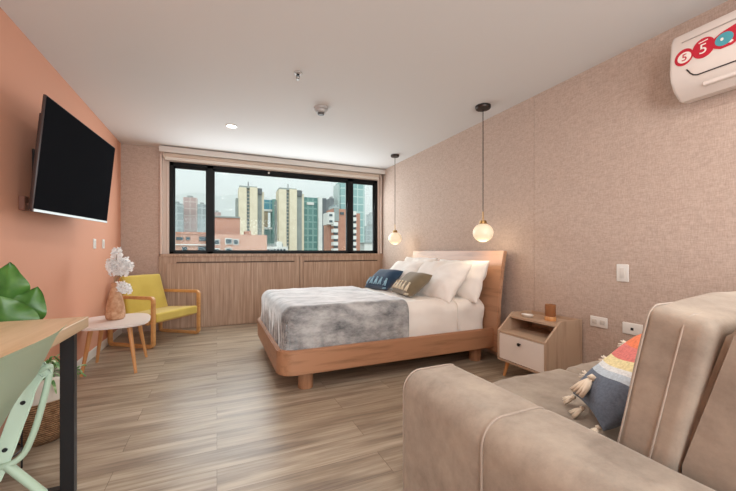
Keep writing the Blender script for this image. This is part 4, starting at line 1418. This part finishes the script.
for (a, b, y0, y1) in ((176, 183, 237, 240), (186, 190, 237, 240), (199, 206, 236.5, 241), (182, 187, 247, 251.5), (198, 206, 246.5, 252)):
    bpart(b1, 'window_opening', a, b, y0, 47.7, .3, M_WIN, y1)
bpart(b1, 'ledge', 168, 207, 244, 47.6, .5, M_WHITEF, 245)
bpart(b1, 'roof_gable', 245, 251, 231, 47, 6, M_BRICKR, 235)


def slot_windows(e, a, b, y0, y1, n_, Y, m):
    for k in range(n_):
        t0 = y0 + (y1 - y0) * k / n_
        bpart(e, 'window_opening', a, b, t0, Y, .3, m, t0 + (y1 - y0) / n_ * .62)


# two cream towers
for (a, cxa, cxb, b, yt, nm) in ((236, 239, 257.5, 264, 186, 'cream concrete tower with grey flanks, left of the pair outside the window'), (276.5, 279, 297, 304, 188, 'cream concrete tower with grey flanks, right of the pair outside the window')):
    e = building('office_tower', a, b, 95, nm)
    bpart(e, 'wall', cxa, (cxa + cxb) / 2 - 1.6, yt + 1, 95, 14, M_CREAMF)
    bpart(e, 'wall', (cxa + cxb) / 2 + 1.6, cxb, yt + 1, 95, 14, M_CREAMF)
    bpart(e, 'recess', (cxa + cxb) / 2 - 1.7, (cxa + cxb) / 2 + 1.7, yt + 2, 96.5, 12, M_WHITEF)
    bpart(e, 'cornice', cxa + .5, cxb - .5, yt - .6, 95.5, 13, M_GREYF, yt + 1.5)
    slot_windows(e, (cxa + cxb) / 2 - 1.0, (cxa + cxb) / 2 + 1.2, yt + 5, 250, 17, 96.3, M_WINL)
    bpart(e, 'side_wing', a, cxa, yt + 12, 98, 10, M_GREYF)
    bpart(e, 'side_wing', cxb, b - 2.2, yt + 2, 97, 10, M_GREYF)
    bpart(e, 'side_wing', b - 2.2, b, yt + 6, 97.5, 10, M_CREAMF)
    bpart(e, 'roof_plant', cxb, b - 2, yt + 2.5, 96.5, 3, M_DGREY, yt + 8)
    x_, z_ = at((cxa + cxb) / 2, yt - 4, 97)
    bm = bmesh.new(); tube(bm, [(x_ - e.location.x, 2, at(0, yt + 1, 97)[1] - GZ), (x_ - e.location.x, 2, z_ - GZ)], 0.12, 6)
    obj('antenna', bm, M_DGREY, e)
# portal building between them
e = building('portal_building', 263, 277, 110, 'glass building with a tall square opening, between the two cream towers')
bpart(e, 'upper_floors', 262, 273, 199.5, 110, 10, glazed('blue_green_glass', '#4F8A9C', '#5F98A6', '#86AEB4', 3, 2.4), 209)
bpart(e, 'crossbeam', 262, 273, 209, 109.5, 10, M_WHITEF, 211)
bpart(e, 'column', 264.5, 268, 211, 110, 6, facade('beige_column', '#B3A48C', '#A59680'), 228)
bpart(e, 'crossbeam', 262, 273, 227, 109.5, 10, M_WHITEF, 229)
bpart(e, 'lower_floors', 262, 273, 229, 110, 10, M_TEALG)
bpart(e, 'side_wing', 272.5, 278, 199, 109, 12, facade('green_glass_strip', '#7FA59E', '#739A94'))
# low white building in front
e = building('low_white_building', 266, 291, 62, 'low white building with a row of dark windows just above the sill')
bpart(e, 'wall', 266, 288, 246.5, 62, 8, M_WHITEF)
bpart(e, 'roof_hut', 270, 283, 243.5, 65, 4, M_GREYF)
bpart(e, 'roof_hut', 277, 282, 241.5, 64, 3, M_WHITEF)
for k in range(6):
    bpart(e, 'window_opening', 267.5 + k * 3.2, 269.5 + k * 3.2, 249, 61.8, .3, M_WIN, 251.5)
bpart(e, 'parapet', 288, 296, 250, 62, 8, M_CREAMF)
# dark teal office block
e = building('teal_office_block', 303, 327, 90, 'dark teal glass office block with a white flank, right of the cream towers')
bpart(e, 'curtain_wall', 304, 318.5, 197, 100, 14, M_TEALG)
bpart(e, 'roof_band', 307, 314, 202, 99.6, 1, M_WHITEF, 204.5)
bpart(e, 'flank', 318.5, 322.3, 197, 99, 15, M_WHITEF)
bpart(e, 'flank', 322.3, 326.5, 198, 100, 14, M_DGREY)
# brick residential tower with white balconies
e = building('residential_tower', 326, 361, 66, 'brick residential tower with white balconies at the right of the window view')
bpart(e, 'wall', 330, 360, 212, 68, 12, M_BRICKR)
bpart(e, 'wall', 333, 348.5, 208.5, 67, 12, M_BRICKR)
bpart(e, 'service_core', 334.5, 339, 207.5, 66.5, 3, M_GREYF, 221)
bpart(e, 'wall', 328.5, 334.5, 212, 66, 10, M_WHITEF, 224)
for k in range(9):
    y0 = 222 + k * 6.6
    if k < 6:
        bpart(e, 'balcony', 333.6, 338.2, y0, 65.6, 1.6, M_WHITEF, y0 + 3.6)
        bpart(e, 'window_opening', 334, 338, y0 + 3.8, 66.8, .4, M_WIN, y0 + 6)
for k in range(7):
    y0 = 211 + k * 6.2
    bpart(e, 'balcony', 350.5, 356.5, y0, 66, 1.6, M_WHITEF, y0 + 3.4)
    bpart(e, 'window_opening', 351, 356, y0 + 3.6, 67.6, .4, M_WIN, y0 + 5.8)
    if k < 2: bpart(e, 'window_opening', 329.5, 332.5, y0 + 3, 65.8, .3, M_WIN, y0 + 5)
bpart(e, 'window_opening', 340.5, 344, 212, 66.7, .3, M_WIN, 214.5)
# tall pale teal tower behind
e = building('glass_skyscraper', 338, 365, 150, 'tall pale teal glass skyscraper behind the brick residential tower')
bpart(e, 'curtain_wall', 341, 364.5, 181, 150, 20, M_TOWERG)
bpart(e, 'flank', 337.5, 341, 184, 152, 16, facade('pale_flank', '#C9D4D0', '#BCC9C6'))
# hazy blocks far off
for (a, b, yt, Y, m, nm) in ((330, 334, 198, 150, M_DGREY, 'small dark stepped tower far off beside the dark teal office block'),
                             (333.5, 338.5, 205, 138, M_GREYT, 'low grey tower far off in front of the skyscraper'),
                             (171, 182.5, 203, 190, M_GREYT, 'far grey apartment tower at the left edge of the window'),
                             (183, 197, 197, 200, M_PINKT, 'far pinkish apartment tower seen through the left pane'),
                             (197.5, 206.5, 204, 195, M_GREYT, 'far grey apartment tower just left of the left mullion'),
                             (213, 221, 212, 230, M_PINKT, 'far pale pink tower just right of the left mullion'),
                             (220, 236, 220, 260, M_GREYT, 'wide pale block far off left of the cream towers'),
                             (366, 376, 226, 220, M_GREYT, 'far pale block at the right edge of the window'),
                             (369, 374, 214, 300, M_GREYT, 'faint slim tower far off at the right edge of window')):
    e = building('distant_tower', a, b, Y, nm)
    bpart(e, 'wall', a, b, yt, Y, 18, m)
    bpart(e, 'roof_plant', a + (b - a) * .3, a + (b - a) * .7, yt - 1.6, Y + 4, 8, M_GREYF, yt)
e = building('low_white_hall', 364, 372, 100, 'low white flat-roofed hall at the lower right of window view')
bpart(e, 'wall', 364.5, 373, 243, 100, 12, M_WHITEF)
bpart(e, 'roof', 364, 373.5, 242.4, 99.6, 13, M_GREYF, 243.2)

# mountains as a real ridge, 900 m off
bm = bmesh.new(); nx_, ny_ = 120, 14; G = {}
for i in range(nx_ + 1):
    x = -700 + 2300 * i / nx_
    for j in range(ny_ + 1):
        t = j / ny_; y = 800 + 500 * t
        ridge = 150 + 55 * noise.noise(Vector((x * .0028, 1.3, 0))) + 22 * noise.noise(Vector((x * .01, 4, 0)))
        G[i, j] = bm.verts.new((x, y, GZ + (ridge - GZ) * sin(min(1, t * 1.3) * pi / 2) * (1 + .12 * noise.noise(Vector((x * .012, y * .012, 2))))))
for i in range(nx_):
    for j in range(ny_): bm.faces.new((G[i, j], G[i + 1, j], G[i + 1, j + 1], G[i, j + 1]))
o = obj('mountain_ridge', bm, facade('hazed_slope', '#8FA69C', '#7F9890', 0.02), smooth=180); o['kind'] = 'structure'  # pale blue-green of distance haze is put into the slope colour

# haze over the city: real scattering volume
bm = bx((-500, 118, GZ), (1300, 790, 110))
hz = obj('city_haze', bm, None); hz['kind'] = 'structure'
MH = bpy.data.materials.new('haze'); MH.use_nodes = True
MH.node_tree.nodes.clear()
ho = MH.node_tree.nodes.new('ShaderNodeOutputMaterial'); hv = MH.node_tree.nodes.new('ShaderNodeVolumeScatter')
hv.inputs['Color'].default_value = (0.95, 0.98, 1, 1); hv.inputs['Density'].default_value = 0.0035
MH.node_tree.links.new(hv.outputs[0], ho.inputs['Volume'])
hz.data.materials.clear(); hz.data.materials.append(MH)
